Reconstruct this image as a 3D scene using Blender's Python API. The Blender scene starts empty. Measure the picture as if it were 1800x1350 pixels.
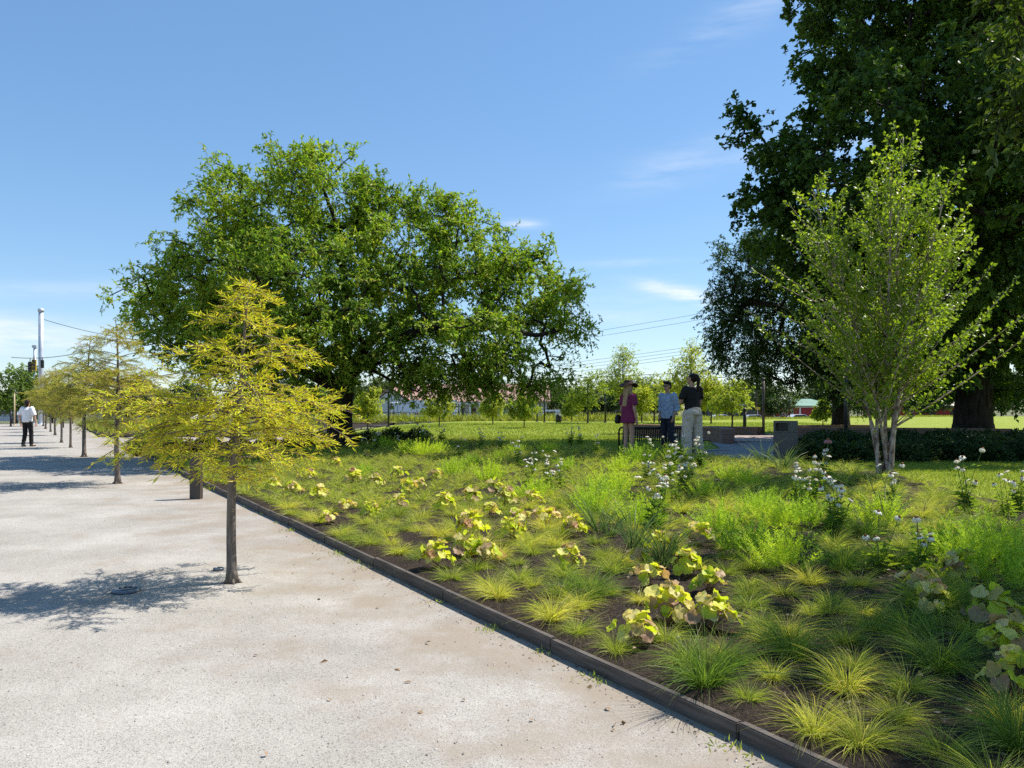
import bpy, bmesh, math, random
import numpy as np
from mathutils import Vector, Matrix
rng = np.random.default_rng(11)
random.seed(5)
sc = bpy.context.scene
COL = sc.collection
F, HC, YH = 1400.0, 1.55, 715.0
R = math.radians

# ------------------------------------------------------------------ ground shape
TD = np.array([-.5101, .8601]); ND = np.array([.8601, .5101])     # along the edging / into the bed
def sst(x):
    x = np.clip(x, 0, 1); return x * x * (3 - 2 * x)
def s_of(x, y): return (x - 3.246 + .593 * y) / 1.1626
def t_of(x, y): return (np.asarray(x) - 3.246) * TD[0] + np.asarray(y) * TD[1]
def st(s, t): return 3.246 + TD[0] * t + ND[0] * s, TD[1] * t + ND[1] * s
def terr(x, y):
    s = s_of(x, y)
    return np.where(s > 0, .06 * sst(s / .06) + .40 * sst(s / 9.0) * sst((x + 12) / 9), 0.0)
def gz(x, y): return float(terr(np.float64(x), np.float64(y)))
def ground(px, py):
    """world ground point that the photo shows at this spot"""
    ux, uz = (px - 900) / F, -(py - YH) / F
    lo, hi = 1.5, 150.0
    Y = np.linspace(lo, hi, 6000)
    d = HC + uz * Y - terr(ux * Y, Y)
    i = int(np.argmax(d < 0)) if (d < 0).any() else 5999
    y = Y[i]
    return ux * y, y, gz(ux * y, y)
def at(px, py, Y): return np.array([(px - 900) / F * Y, Y, HC - (py - YH) / F * Y])

# ------------------------------------------------------------------ mesh helpers
class Geo:
    def __init__(self): self.V = []; self.F = []; self.n = 0; self.M = []
    def add(self, V, *Fs, m=0):
        V = np.asarray(V, float).reshape(-1, 3)
        for f in Fs:
            f = np.asarray(f, int)
            self.F.append(f + self.n); self.M.append(np.full(len(f), m))
        self.V.append(V); self.n += len(V); return self
    def mesh(self, name, mats, smooth=False):
        V = np.concatenate(self.V); me = bpy.data.meshes.new(name)
        me.vertices.add(len(V)); me.vertices.foreach_set('co', V.astype(np.float32).ravel())
        nl = sum(f.size for f in self.F); npoly = sum(len(f) for f in self.F)
        me.loops.add(nl); me.polygons.add(npoly)
        me.loops.foreach_set('vertex_index', np.concatenate([f.ravel() for f in self.F]).astype(np.int32))
        tot = np.concatenate([np.full(len(f), f.shape[1]) for f in self.F])
        me.polygons.foreach_set('loop_start', (np.cumsum(tot) - tot).astype(np.int32))
        me.polygons.foreach_set('material_index', np.concatenate(self.M).astype(np.int32))
        me.polygons.foreach_set('use_smooth', np.full(npoly, smooth))
        me.update(calc_edges=True)
        for m in (mats if isinstance(mats, (list, tuple)) else [mats]): me.materials.append(m)
        return me
    def box(self, x0, x1, y0, y1, z0, z1, M=None, m=0):
        V = np.array([[x, y, z] for z in (z0, z1) for y in (y0, y1) for x in (x0, x1)], float)
        if M is not None: V = V @ np.array(M.to_3x3()).T + np.array(M.translation)
        self.add(V, [[0, 2, 3, 1], [4, 5, 7, 6], [0, 1, 5, 4], [2, 6, 7, 3], [0, 4, 6, 2], [1, 3, 7, 5]], m=m); return self
    def bbox(self, cx, cy, cz, sx, sy, sz, b=.01, rz=0):
        """bevelled box"""
        bm = bmesh.new(); bmesh.ops.create_cube(bm, size=1)
        for v in bm.verts: v.co = Vector((v.co.x * sx, v.co.y * sy, v.co.z * sz))
        bmesh.ops.bevel(bm, geom=bm.edges[:] , offset=b, segments=2, affect='EDGES')
        self.bm(bm, Matrix.Translation((cx, cy, cz)) @ Matrix.Rotation(rz, 4, 'Z')); return self
    def bm(self, bm, M=None, m=0):
        bm.verts.ensure_lookup_table(); bm.verts.index_update()
        V = np.array([v.co[:] for v in bm.verts])
        if M is not None: V = V @ np.array(M.to_3x3()).T + np.array(M.translation)
        by = {}
        for f in bm.faces: by.setdefault(len(f.verts), []).append([v.index for v in f.verts])
        self.add(V, *[np.array(v) for v in by.values()], m=m); bm.free()
    def tube(self, P, r, n=6, cap=True, m=0):
        P = np.asarray(P, float); r = np.broadcast_to(np.asarray(r, float), (len(P),))
        T = np.gradient(P, axis=0); T /= np.linalg.norm(T, axis=1, keepdims=True) + 1e-9
        u = np.cross(T, [0, 0, 1.]); bad = np.linalg.norm(u, axis=1) < .2
        u[bad] = np.cross(T[bad], [0, 1., 0]); u /= np.linalg.norm(u, axis=1, keepdims=True)
        w = np.cross(T, u); a = np.linspace(0, 2 * np.pi, n, endpoint=False)
        V = P[:, None] + r[:, None, None] * (np.cos(a)[None, :, None] * u[:, None] + np.sin(a)[None, :, None] * w[:, None])
        k = len(P); i = np.arange(k - 1)[:, None] * n; j = np.arange(n)[None]; j2 = (j + 1) % n
        Q = np.stack([i + j, i + j2, i + n + j2, i + n + j], -1).reshape(-1, 4)
        fs = [Q]
        if cap: fs.append(np.array([np.arange(n)[::-1], np.arange(n) + (k - 1) * n]))
        self.add(V.reshape(-1, 3), *fs, m=m); return self
    def prisms(self, A, B, ra, rb, n=5):
        T = B - A; L = np.linalg.norm(T, axis=1, keepdims=True); T = T / (L + 1e-9)
        u = np.cross(T, [.3, .2, 1.]); u /= np.linalg.norm(u, axis=1, keepdims=True) + 1e-9; w = np.cross(T, u)
        a = np.linspace(0, 2 * np.pi, n, endpoint=False); c = np.cos(a)[None, :, None]; s_ = np.sin(a)[None, :, None]
        dirs = c * u[:, None] + s_ * w[:, None]
        V = np.concatenate([A[:, None] + ra[:, None, None] * dirs, (B + T * rb[:, None] * .3)[:, None] + rb[:, None, None] * dirs], 1)
        j = np.arange(n); j2 = (j + 1) % n
        q = np.stack([j, j2, n + j2, n + j], -1)
        Q = (np.arange(len(A))[:, None, None] * 2 * n + q[None]).reshape(-1, 4)
        self.add(V.reshape(-1, 3), Q); return self
    def leaves(self, P, D, N, L, W, fold=.25, bend=.0):
        """one folded, pointed leaf per row"""
        P = np.asarray(P, float); n = len(P)
        D = D / (np.linalg.norm(D, axis=1, keepdims=True) + 1e-9)
        S = np.cross(D, N); S /= np.linalg.norm(S, axis=1, keepdims=True) + 1e-9
        U = np.cross(S, D)
        L = np.broadcast_to(L, (n,))[:, None]; W = np.broadcast_to(W, (n,))[:, None]
        mid = P + D * L * .42
        V = np.stack([P, mid + S * W * .5 + U * W * fold, P + D * L - U * L * bend, mid - S * W * .5 + U * W * fold], 1)
        i = np.arange(n)[:, None] * 4
        self.add(V.reshape(-1, 3), np.concatenate([i + [[0, 1, 2]], i + [[0, 2, 3]]])); return self
    def ribbons(self, P, w):
        """P (n,k,3) blade centre lines, w (n,k) half widths; sides are horizontal"""
        n, k, _ = P.shape
        T = P[:, -1] - P[:, 0]; T = T / (np.linalg.norm(T, axis=1, keepdims=True) + 1e-9)
        a = rng.uniform(0, 2 * np.pi, n)
        S = np.cross(T, np.stack([np.cos(a), np.sin(a), np.full(n, .6)], 1)); S /= np.linalg.norm(S, axis=1, keepdims=True) + 1e-9
        off = S[:, None] * w[..., None]
        V = np.stack([P - off, P + off], 2).reshape(n * k * 2, 3)
        b = np.arange(n)[:, None, None] * k * 2 + np.arange(k - 1)[None, :, None] * 2
        self.add(V, (b + np.array([0, 1, 3, 2])[None, None]).reshape(-1, 4)); return self
    def lathe(self, prof, n=20, c=(0, 0, 0)):
        prof = np.asarray(prof, float); a = np.linspace(0, 2 * np.pi, n, endpoint=False); k = len(prof)
        V = np.stack([prof[:, :1] * np.cos(a), prof[:, :1] * np.sin(a), np.repeat(prof[:, 1:], n, 1)], -1) + np.array(c)
        i = np.arange(k - 1)[:, None] * n; j = np.arange(n)[None]; j2 = (j + 1) % n
        self.add(V.reshape(-1, 3), np.stack([i + j, i + j2, i + n + j2, i + n + j], -1).reshape(-1, 4), np.array([np.arange(n)[::-1], np.arange(n) + (k - 1) * n])); return self

def tagit(o, label=None, cat=None, group=None, kind=None):
    if label: o['label'] = label
    if cat: o['category'] = cat
    if group: o['group'] = group
    if kind: o['kind'] = kind
    return o
def thing(name, label, cat, loc=(0, 0, 0), rz=0, group=None):
    o = bpy.data.objects.new(name, None); COL.objects.link(o)
    o.location = loc; o.rotation_euler = (0, 0, rz); o.empty_display_size = .2
    return tagit(o, label, cat, group)
def obj(name, me, parent=None, loc=(0, 0, 0), rz=0, label=None):
    o = bpy.data.objects.new(name, me); COL.objects.link(o); o.parent = parent
    o.location = loc; o.rotation_euler = (0, 0, rz)
    if label: o['label'] = label
    return o
def part(name, g, mat, parent, smooth=False, label=None): return obj(name, g.mesh(name, mat, smooth), parent, label=label)
def struct(name, g, mat, smooth=False): return tagit(obj(name, g.mesh(name, mat, smooth)), kind='structure')
def stuff(name, g, mat, label, cat): return tagit(obj(name, g.mesh(name, mat)), label, cat, kind='stuff')
def kids(o): return [c for c in bpy.data.objects if c.parent == o]
_tree = {}
def dup(root, loc, rz=0, scale=1, label=None, group=None):
    if root.name not in _tree: _tree[root.name] = [(c, kids(c)) for c in kids(root)]
    r = root.copy(); COL.objects.link(r); r.location = loc; r.rotation_euler = (0, 0, rz)
    r.scale = (scale,) * 3 if np.isscalar(scale) else scale
    if label: r['label'] = label
    if group: r['group'] = group
    for c, gs in _tree[root.name]:
        d = c.copy(); COL.objects.link(d); d.parent = r
        for g in gs:
            e = g.copy(); COL.objects.link(e); e.parent = d
    return r
ONES = 'zeroth first second third fourth fifth sixth seventh eighth ninth tenth eleventh twelfth thirteenth fourteenth fifteenth sixteenth seventeenth eighteenth nineteenth'.split()
TENS = {2: 'twent', 3: 'thirt', 4: 'fort', 5: 'fift', 6: 'sixt', 7: 'sevent', 8: 'eight', 9: 'ninet'}
def nth(n):
    if n < 20: return ONES[n]
    return TENS[n // 10] + ('ieth' if n % 10 == 0 else 'y-' + ONES[n % 10])

# ------------------------------------------------------------------ materials
def newmat(name):
    m = bpy.data.materials.new(name); m.use_nodes = True; nt = m.node_tree
    return m, nt, nt.nodes, nt.links, nt.nodes['Principled BSDF']
def ramp(nd, cols, interp='LINEAR'):
    r = nd.new('ShaderNodeValToRGB'); e = r.color_ramp.elements; r.color_ramp.interpolation = interp
    while len(e) < len(cols): e.new(.5)
    for i, c in enumerate(cols):
        if len(c) == 4: e[i].position = c[3]
        else: e[i].position = i / max(1, len(cols) - 1)
        e[i].color = (*c[:3], 1)
    return r
def flat(name, col, rough=.6, metal=0, var=.15, scale=6, bump=0, spec=.4):
    m, nt, nd, lk, b = newmat(name)
    tc = nd.new('ShaderNodeTexCoord'); n = nd.new('ShaderNodeTexNoise'); n.inputs['Scale'].default_value = scale; n.inputs['Detail'].default_value = 6
    lk.new(tc.outputs['Object'], n.inputs['Vector'])
    r = ramp(nd, [tuple(c * (1 - var) for c in col) + (.3,), tuple(min(1, c * (1 + var)) for c in col) + (.7,)])
    lk.new(n.outputs['Fac'], r.inputs['Fac']); lk.new(r.outputs['Color'], b.inputs['Base Color'])
    b.inputs['Roughness'].default_value = rough; b.inputs['Metallic'].default_value = metal; b.inputs['Specular IOR Level'].default_value = spec
    if bump:
        bp = nd.new('ShaderNodeBump'); bp.inputs['Strength'].default_value = bump; bp.inputs['Distance'].default_value = .01
        n2 = nd.new('ShaderNodeTexNoise'); n2.inputs['Scale'].default_value = scale * 6; lk.new(tc.outputs['Object'], n2.inputs['Vector'])
        lk.new(n2.outputs['Fac'], bp.inputs['Height']); lk.new(bp.outputs['Normal'], b.inputs['Normal'])
    return m
def leaf(name, cols, trans=.45, tcol=(1.15, 1.2, .6), rough=.5, objvar=.0, spec=.3, clump=0):
    """leaf skin: colour varies from leaf to leaf (and plant to plant), light passes through"""
    m, nt, nd, lk, b = newmat(name)
    g = nd.new('ShaderNodeNewGeometry'); r = ramp(nd, cols); lk.new(g.outputs['Random Per Island'], r.inputs['Fac'])
    c = r.outputs['Color']
    if objvar:
        oi = nd.new('ShaderNodeObjectInfo'); hs = nd.new('ShaderNodeHueSaturation')
        a = nd.new('ShaderNodeMapRange'); a.inputs[3].default_value = .5 - objvar * .05; a.inputs[4].default_value = .5 + objvar * .055
        v = nd.new('ShaderNodeMapRange'); v.inputs[3].default_value = 1 + objvar * .6; v.inputs[4].default_value = 1 - objvar * .6
        lk.new(oi.outputs['Random'], a.inputs[0]); lk.new(oi.outputs['Random'], v.inputs[0])
        lk.new(a.outputs[0], hs.inputs['Hue']); lk.new(v.outputs[0], hs.inputs['Value']); lk.new(c, hs.inputs['Color']); c = hs.outputs['Color']
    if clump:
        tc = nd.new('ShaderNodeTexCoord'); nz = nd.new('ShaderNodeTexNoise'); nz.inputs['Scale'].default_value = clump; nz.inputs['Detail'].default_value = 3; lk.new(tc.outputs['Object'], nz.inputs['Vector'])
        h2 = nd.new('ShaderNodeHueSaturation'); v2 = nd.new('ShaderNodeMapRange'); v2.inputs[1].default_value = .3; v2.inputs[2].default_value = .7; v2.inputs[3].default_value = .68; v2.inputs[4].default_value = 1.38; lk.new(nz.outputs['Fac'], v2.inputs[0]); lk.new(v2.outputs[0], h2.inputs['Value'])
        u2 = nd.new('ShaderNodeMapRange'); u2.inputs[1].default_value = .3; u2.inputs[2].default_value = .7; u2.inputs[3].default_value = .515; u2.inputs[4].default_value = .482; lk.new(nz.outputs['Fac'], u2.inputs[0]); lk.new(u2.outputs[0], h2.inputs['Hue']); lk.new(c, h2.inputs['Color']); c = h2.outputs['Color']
    lk.new(c, b.inputs['Base Color']); b.inputs['Roughness'].default_value = rough; b.inputs['Specular IOR Level'].default_value = spec
    mu = nd.new('ShaderNodeMix'); mu.data_type = 'RGBA'; mu.blend_type = 'MULTIPLY'; mu.inputs[0].default_value = 1
    lk.new(c, mu.inputs[6]); mu.inputs[7].default_value = (*tcol, 1)
    t = nd.new('ShaderNodeBsdfTranslucent'); lk.new(mu.outputs[2], t.inputs['Color'])
    mx = nd.new('ShaderNodeMixShader'); mx.inputs[0].default_value = trans
    lk.new(b.outputs[0], mx.inputs[1]); lk.new(t.outputs[0], mx.inputs[2]); lk.new(mx.outputs[0], nd['Material Output'].inputs['Surface'])
    return m
def bark(name, c1, c2, scale=(14, 14, 2.5), bump=.6, rough=.9):
    m, nt, nd, lk, b = newmat(name)
    tc = nd.new('ShaderNodeTexCoord'); mp = nd.new('ShaderNodeMapping'); mp.inputs['Scale'].default_value = scale
    n = nd.new('ShaderNodeTexNoise'); n.inputs['Scale'].default_value = 1; n.inputs['Detail'].default_value = 8
    lk.new(tc.outputs['Object'], mp.inputs['Vector']); lk.new(mp.outputs[0], n.inputs['Vector'])
    r = ramp(nd, [c1 + (.35,), c2 + (.65,)]); lk.new(n.outputs['Fac'], r.inputs['Fac']); lk.new(r.outputs['Color'], b.inputs['Base Color'])
    bp = nd.new('ShaderNodeBump'); bp.inputs['Strength'].default_value = bump; bp.inputs['Distance'].default_value = .02
    lk.new(n.outputs['Fac'], bp.inputs['Height']); lk.new(bp.outputs['Normal'], b.inputs['Normal']); b.inputs['Roughness'].default_value = rough
    b.inputs['Specular IOR Level'].default_value = .15
    return m
def brickmat(name, c1, c2, mortar, scale, squash=(1, 1, 1), flatz=False):
    m, nt, nd, lk, b = newmat(name)
    tc = nd.new('ShaderNodeTexCoord'); br = nd.new('ShaderNodeTexBrick')
    br.inputs['Color1'].default_value = (*c1, 1); br.inputs['Color2'].default_value = (*c2, 1); br.inputs['Mortar'].default_value = (*mortar, 1)
    br.inputs['Scale'].default_value = scale; br.inputs['Mortar Size'].default_value = .025; br.inputs['Brick Width'].default_value = .5; br.inputs['Row Height'].default_value = .17
    if flatz: lk.new(tc.outputs['Object'], br.inputs['Vector'])
    else:
        sx = nd.new('ShaderNodeSeparateXYZ'); cb = nd.new('ShaderNodeCombineXYZ'); ad = nd.new('ShaderNodeMath'); lk.new(tc.outputs['Object'], sx.inputs[0])
        lk.new(sx.outputs[0], ad.inputs[0]); lk.new(sx.outputs[1], ad.inputs[1]); lk.new(ad.outputs[0], cb.inputs[0]); lk.new(sx.outputs[2], cb.inputs[1]); lk.new(cb.outputs[0], br.inputs['Vector'])
    lk.new(br.outputs['Color'], b.inputs['Base Color']); b.inputs['Roughness'].default_value = .9
    return m

def gravel_mat():
    m, nt, nd, lk, b = newmat('pale_gravel')
    tc = nd.new('ShaderNodeTexCoord'); P = tc.outputs['Object']
    def noise(scale, det=4, rough=.6):
        n = nd.new('ShaderNodeTexNoise'); n.inputs['Scale'].default_value = scale; n.inputs['Detail'].default_value = det; n.inputs['Roughness'].default_value = rough; lk.new(P, n.inputs['Vector']); return n.outputs['Fac']
    def mix(a, c, f, mode='MIX'):
        x = nd.new('ShaderNodeMix'); x.data_type = 'RGBA'; x.blend_type = mode
        (lk.new(f, x.inputs[0]) if not np.isscalar(f) else setattr(x.inputs[0], 'default_value', f))
        lk.new(a, x.inputs[6]); (lk.new(c, x.inputs[7]) if not isinstance(c, tuple) else setattr(x.inputs[7], 'default_value', (*c, 1))); return x.outputs[2]
    vo = nd.new('ShaderNodeTexVoronoi'); vo.inputs['Scale'].default_value = 165; lk.new(P, vo.inputs['Vector'])
    sep = nd.new('ShaderNodeSeparateColor'); lk.new(vo.outputs['Color'], sep.inputs[0])
    r = ramp(nd, [(.20, .178, .152, 0), (.335, .312, .278, .14), (.40, .376, .342, .55), (.475, .45, .415, 1)]); lk.new(sep.outputs[0], r.inputs['Fac'])
    c = r.outputs['Color']
    big = ramp(nd, [(.70, .69, .67, .3), (1.0, 1.0, 1.0, .68)]); lk.new(noise(.9, 6), big.inputs['Fac']); c = mix(c, big.outputs['Color'], 1.0, 'MULTIPLY')
    # worn tan patches, more of them beside the edging
    dt = nd.new('ShaderNodeVectorMath'); dt.operation = 'DOT_PRODUCT'; lk.new(P, dt.inputs[0]); dt.inputs[1].default_value = (.8601, .5101, 0)
    mr = nd.new('ShaderNodeMapRange'); mr.inputs[1].default_value = 3.246 * .8601 - 2.2; mr.inputs[2].default_value = 3.246 * .8601; mr.inputs[3].default_value = -.05; mr.inputs[4].default_value = .18; lk.new(dt.outputs['Value'], mr.inputs[0])
    ad = nd.new('ShaderNodeMath'); ad.operation = 'ADD'; lk.new(noise(1.3, 7, .65), ad.inputs[0]); lk.new(mr.outputs[0], ad.inputs[1])
    tr = ramp(nd, [(0, 0, 0, .52), (1, 1, 1, .72)]); lk.new(ad.outputs[0], tr.inputs['Fac'])
    tf = nd.new('ShaderNodeMath'); tf.operation = 'MULTIPLY'; lk.new(tr.outputs['Color'], tf.inputs[0]); tf.inputs[1].default_value = .85
    c = mix(c, (.27, .225, .175), tf.outputs[0])
    sp = ramp(nd, [(.6, .6, .6, .27), (0, 0, 0, .34)]); lk.new(noise(60, 3), sp.inputs['Fac']); c = mix(c, (.20, .165, .13), sp.outputs['Color'])
    lk.new(c, b.inputs['Base Color']); b.inputs['Roughness'].default_value = .95; b.inputs['Specular IOR Level'].default_value = .2
    bp = nd.new('ShaderNodeBump'); bp.inputs['Strength'].default_value = .4; bp.inputs['Distance'].default_value = .004
    lk.new(vo.outputs['Distance'], bp.inputs['Height'])
    bp2 = nd.new('ShaderNodeBump'); bp2.inputs['Strength'].default_value = .25; bp2.inputs['Distance'].default_value = .06; lk.new(noise(3.2, 5), bp2.inputs['Height'])
    lk.new(bp2.outputs['Normal'], bp.inputs['Normal']); lk.new(bp.outputs['Normal'], b.inputs['Normal'])
    return m
def noisy(name, cols, scale, det=8, bump=.5, dist=.02, bscale=None, rough=.95):
    m, nt, nd, lk, b = newmat(name); tc = nd.new('ShaderNodeTexCoord')
    n = nd.new('ShaderNodeTexNoise'); n.inputs['Scale'].default_value = scale; n.inputs['Detail'].default_value = det; n.inputs['Roughness'].default_value = .7; lk.new(tc.outputs['Object'], n.inputs['Vector'])
    r = ramp(nd, cols); lk.new(n.outputs['Fac'], r.inputs['Fac']); lk.new(r.outputs['Color'], b.inputs['Base Color']); b.inputs['Roughness'].default_value = rough; b.inputs['Specular IOR Level'].default_value = .15
    n2 = nd.new('ShaderNodeTexNoise'); n2.inputs['Scale'].default_value = bscale or scale * 3; n2.inputs['Detail'].default_value = 6; lk.new(tc.outputs['Object'], n2.inputs['Vector'])
    bp = nd.new('ShaderNodeBump'); bp.inputs['Strength'].default_value = bump; bp.inputs['Distance'].default_value = dist; lk.new(n2.outputs['Fac'], bp.inputs['Height']); lk.new(bp.outputs['Normal'], b.inputs['Normal'])
    return m

M = {}
M['gravel'] = gravel_mat()
M['mulch'] = noisy('dark_mulch', [(.012, .009, .007, .3), (.035, .025, .018, .5), (.075, .055, .042, .72)], 26, bump=1, dist=.03, bscale=60)
M['lawn'] = noisy('mown_lawn', [(.15, .20, .022, .25), (.23, .28, .035, .5), (.31, .32, .06, .75)], 1.1, bump=.6, dist=.03, bscale=70)
M['earth'] = noisy('dry_earth', [(.10, .11, .05, .3), (.16, .16, .08, .7)], .2)
M['asphalt'] = noisy('asphalt', [(.045, .045, .046, .3), (.065, .064, .062, .7)], 3)
M['concrete'] = noisy('grey_concrete', [(.20, .20, .20, .3), (.29, .285, .28, .7)], 2.5, bump=.2)
M['paver'] = brickmat('pink_pavers', (.36, .25, .21), (.46, .34, .29), (.3, .26, .23), 2.4, flatz=True)
M['brick'] = brickmat('brown_brick', (.17, .085, .06), (.24, .12, .085), (.16, .13, .11), 2.2)
M['timber'] = bark('weathered_composite', (.075, .063, .054), (.13, .112, .098), scale=(3, 3, 40), bump=.35, rough=.7)
M['steel_dark'] = flat('dark_painted_steel', (.028, .026, .025), .45, .2)
M['bollard'] = flat('brown_steel', (.075, .06, .05), .5, .2, bump=.1)
M['black'] = flat('black_steel', (.012, .012, .012), .5)
M['galv'] = flat('galvanised_steel', (.50, .54, .60), .45, .3, scale=2)
M['discmetal'] = flat('weathered_disc_metal', (.13, .15, .18), .4, .4)
M['wire'] = flat('wire', (.05, .055, .065), .7)
M['aggregate'] = noisy('exposed_aggregate', [(.07, .067, .065, .3), (.12, .116, .112, .5), (.21, .20, .19, .75)], 70, bump=.7, dist=.006)
M['white'] = flat('white_paint', (.78, .78, .78), .5, var=.04)
M['offwhite'] = flat('offwhite_siding', (.55, .55, .53), .7, var=.08)
M['redroof'] = noisy('terracotta_roof', [(.32, .19, .155, .3), (.42, .27, .23, .7)], 1.5)
M['brownroof'] = noisy('brown_roof', [(.12, .055, .05, .3), (.19, .09, .08, .7)], 1.5)
M['greenroof'] = flat('green_metal_roof', (.17, .29, .22), .5, var=.1, scale=.7)
M['redwall'] = flat('red_wall', (.36, .035, .035), .7, var=.12, scale=1)
M['greywall'] = flat('grey_wall', (.14, .13, .13), .8, scale=.8)
M['glass'] = flat('dark_glass', (.02, .025, .03), .08, spec=.6)
M['pink'] = flat('pink_sign', (.62, .16, .26), .5)
M['yellow'] = flat('yellow_paint', (.62, .42, .05), .5)
M['tan'] = flat('tan_post', (.55, .42, .25), .6)
M['rubber'] = flat('tyre_rubber', (.018, .018, .018), .8)
M['carred'] = flat('red_car_paint', (.25, .02, .03), .3, spec=.6); M['carsilver'] = flat('silver_car_paint', (.55, .57, .6), .3, spec=.6); M['carwhite'] = flat('white_car_paint', (.75, .75, .75), .3, spec=.6); M['carblue'] = flat('blue_car_paint', (.05, .08, .16), .3, spec=.6)
M['stripe'] = flat('maroon_stripe', (.28, .05, .07), .5)
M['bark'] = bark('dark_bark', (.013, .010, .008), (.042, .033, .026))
M['bark_cyp'] = bark('grey_brown_bark', (.11, .088, .072), (.23, .19, .16), scale=(40, 40, 5), bump=.8)
M['bark_birch'] = bark('peeling_birch_bark', (.13, .085, .065), (.52, .42, .36), scale=(14, 14, 9), bump=.5)
M['bark_young'] = bark('young_bark', (.07, .055, .045), (.14, .115, .095))
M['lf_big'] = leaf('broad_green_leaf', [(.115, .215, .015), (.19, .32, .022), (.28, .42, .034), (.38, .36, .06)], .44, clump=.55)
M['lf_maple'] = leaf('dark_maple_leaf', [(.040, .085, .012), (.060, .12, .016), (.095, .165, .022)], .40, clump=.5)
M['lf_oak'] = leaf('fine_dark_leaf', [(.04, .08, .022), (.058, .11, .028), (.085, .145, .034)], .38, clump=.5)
M['lf_over'] = leaf('overhanging_leaf', [(.05, .085, .012), (.085, .12, .016)], .45)
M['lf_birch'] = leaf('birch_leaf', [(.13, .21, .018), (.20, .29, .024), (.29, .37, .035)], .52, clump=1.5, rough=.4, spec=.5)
M['lf_young'] = leaf('young_tree_leaf', [(.24, .32, .035), (.36, .42, .05), (.48, .46, .07)], .5, objvar=.3)
M['lf_far'] = leaf('far_tree_leaf', [(.05, .09, .025), (.075, .125, .03), (.11, .16, .04)], .35, objvar=.3)
M['lf_cyp'] = leaf('yellow_cypress_needle', [(.46, .56, .03), (.70, .74, .04), (.78, .70, .05), (.50, .36, .08), (.56, .68, .04)], .42, tcol=(1.1, 1.05, .5))
M['lf_cyp2'] = leaf('olive_yellow_needle', [(.34, .42, .05), (.48, .52, .06), (.56, .49, .08), (.42, .29, .11), (.40, .50, .06)], .42, tcol=(1.1, 1.05, .5))
M['lf_sedge'] = leaf('sedge_blade', [(.27, .345, .045), (.39, .455, .06), (.51, .535, .10), (.55, .45, .18)], .5, objvar=.5)
M['lf_drop'] = leaf('dark_green_blade', [(.10, .18, .03), (.16, .25, .04), (.24, .31, .05)], .45, objvar=.3)
M['lf_strap'] = leaf('blue_green_strap', [(.08, .14, .06), (.13, .20, .08), (.17, .23, .06)], .4)
M['lf_amso'] = leaf('bright_feathery_leaf', [(.29, .45, .03), (.44, .58, .045), (.56, .67, .06)], .45, objvar=.35)
M['lf_heu'] = leaf('lime_round_leaf', [(.50, .60, .03), (.68, .68, .05), (.78, .72, .20), (.72, .56, .30), (.42, .24, .15), (.56, .64, .04), (.66, .68, .06)], .45, objvar=.15)
M['lf_cone'] = leaf('coneflower_leaf', [(.12, .21, .03), (.19, .29, .035), (.28, .37, .04)], .45, objvar=.3)
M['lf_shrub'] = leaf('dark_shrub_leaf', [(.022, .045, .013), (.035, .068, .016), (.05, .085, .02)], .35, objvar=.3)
M['lf_meadow'] = leaf('meadow_leaf', [(.20, .25, .04), (.30, .33, .05), (.38, .36, .08)], .45)
M['lf_grass'] = leaf('lawn_blade', [(.17, .24, .025), (.25, .31, .04), (.33, .35, .07)], .45)
M['petal'] = leaf('white_petal', [(.84, .82, .68), (.88, .86, .74)], .3, tcol=(1, 1, .9))
M['petal_pink'] = leaf('pink_petal', [(.55, .22, .25), (.62, .30, .30)], .3, tcol=(1, .9, .9))
M['cone'] = flat('orange_brown_cone', (.22, .085, .02), .8, scale=200, var=.6)
M['stem'] = flat('green_stem', (.10, .15, .035), .7)
M['chips'] = leaf('bark_chip', [(.012, .009, .007), (.035, .025, .018), (.09, .068, .05), (.17, .14, .11)], .0)
M['dead'] = leaf('dry_leaf', [(.25, .15, .08), (.38, .26, .16), (.14, .08, .045)], .2)
M['skin'] = flat('skin', (.46, .27, .19), .5, var=.06); M['skin2'] = flat('tanned_skin', (.40, .23, .15), .5, var=.06)
M['hair_dark'] = bark('dark_hair', (.006, .004, .003), (.022, .015, .011), scale=(60, 60, 6), bump=.5, rough=.5)
M['hair_brown'] = bark('brown_hair', (.018, .011, .007), (.05, .03, .02), scale=(60, 60, 6), bump=.5, rough=.5)
M['hair_blonde'] = bark('blonde_hair', (.26, .16, .08), (.48, .33, .18), scale=(60, 60, 6), bump=.5, rough=.5)
M['magenta'] = flat('magenta_cloth', (.17, .016, .07), .85, bump=.3); M['blackcloth'] = flat('black_cloth', (.010, .010, .011), .9, bump=.3)
M['beige'] = flat('beige_cloth', (.48, .42, .36), .9, bump=.4); M['navy'] = flat('navy_denim', (.016, .02, .036), .9, bump=.3); M['whitecloth'] = flat('white_cloth', (.80, .79, .80), .9, var=.05, bump=.3)
M['hat'] = flat('dark_brown_felt', (.045, .028, .024), .9); M['hatband'] = flat('tan_band', (.16, .10, .06), .8); M['leather'] = flat('black_leather', (.012, .011, .010), .5)
def printed():
    m, nt, nd, lk, b = newmat('blue_printed_cloth'); tc = nd.new('ShaderNodeTexCoord'); v = nd.new('ShaderNodeTexVoronoi'); v.inputs['Scale'].default_value = 34; lk.new(tc.outputs['Object'], v.inputs['Vector'])
    r = ramp(nd, [(.045, .07, .15, .22), (.30, .40, .54, .40)]); lk.new(v.outputs['Distance'], r.inputs['Fac']); lk.new(r.outputs['Color'], b.inputs['Base Color']); b.inputs['Roughness'].default_value = .9; return m
M['print'] = printed()

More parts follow.
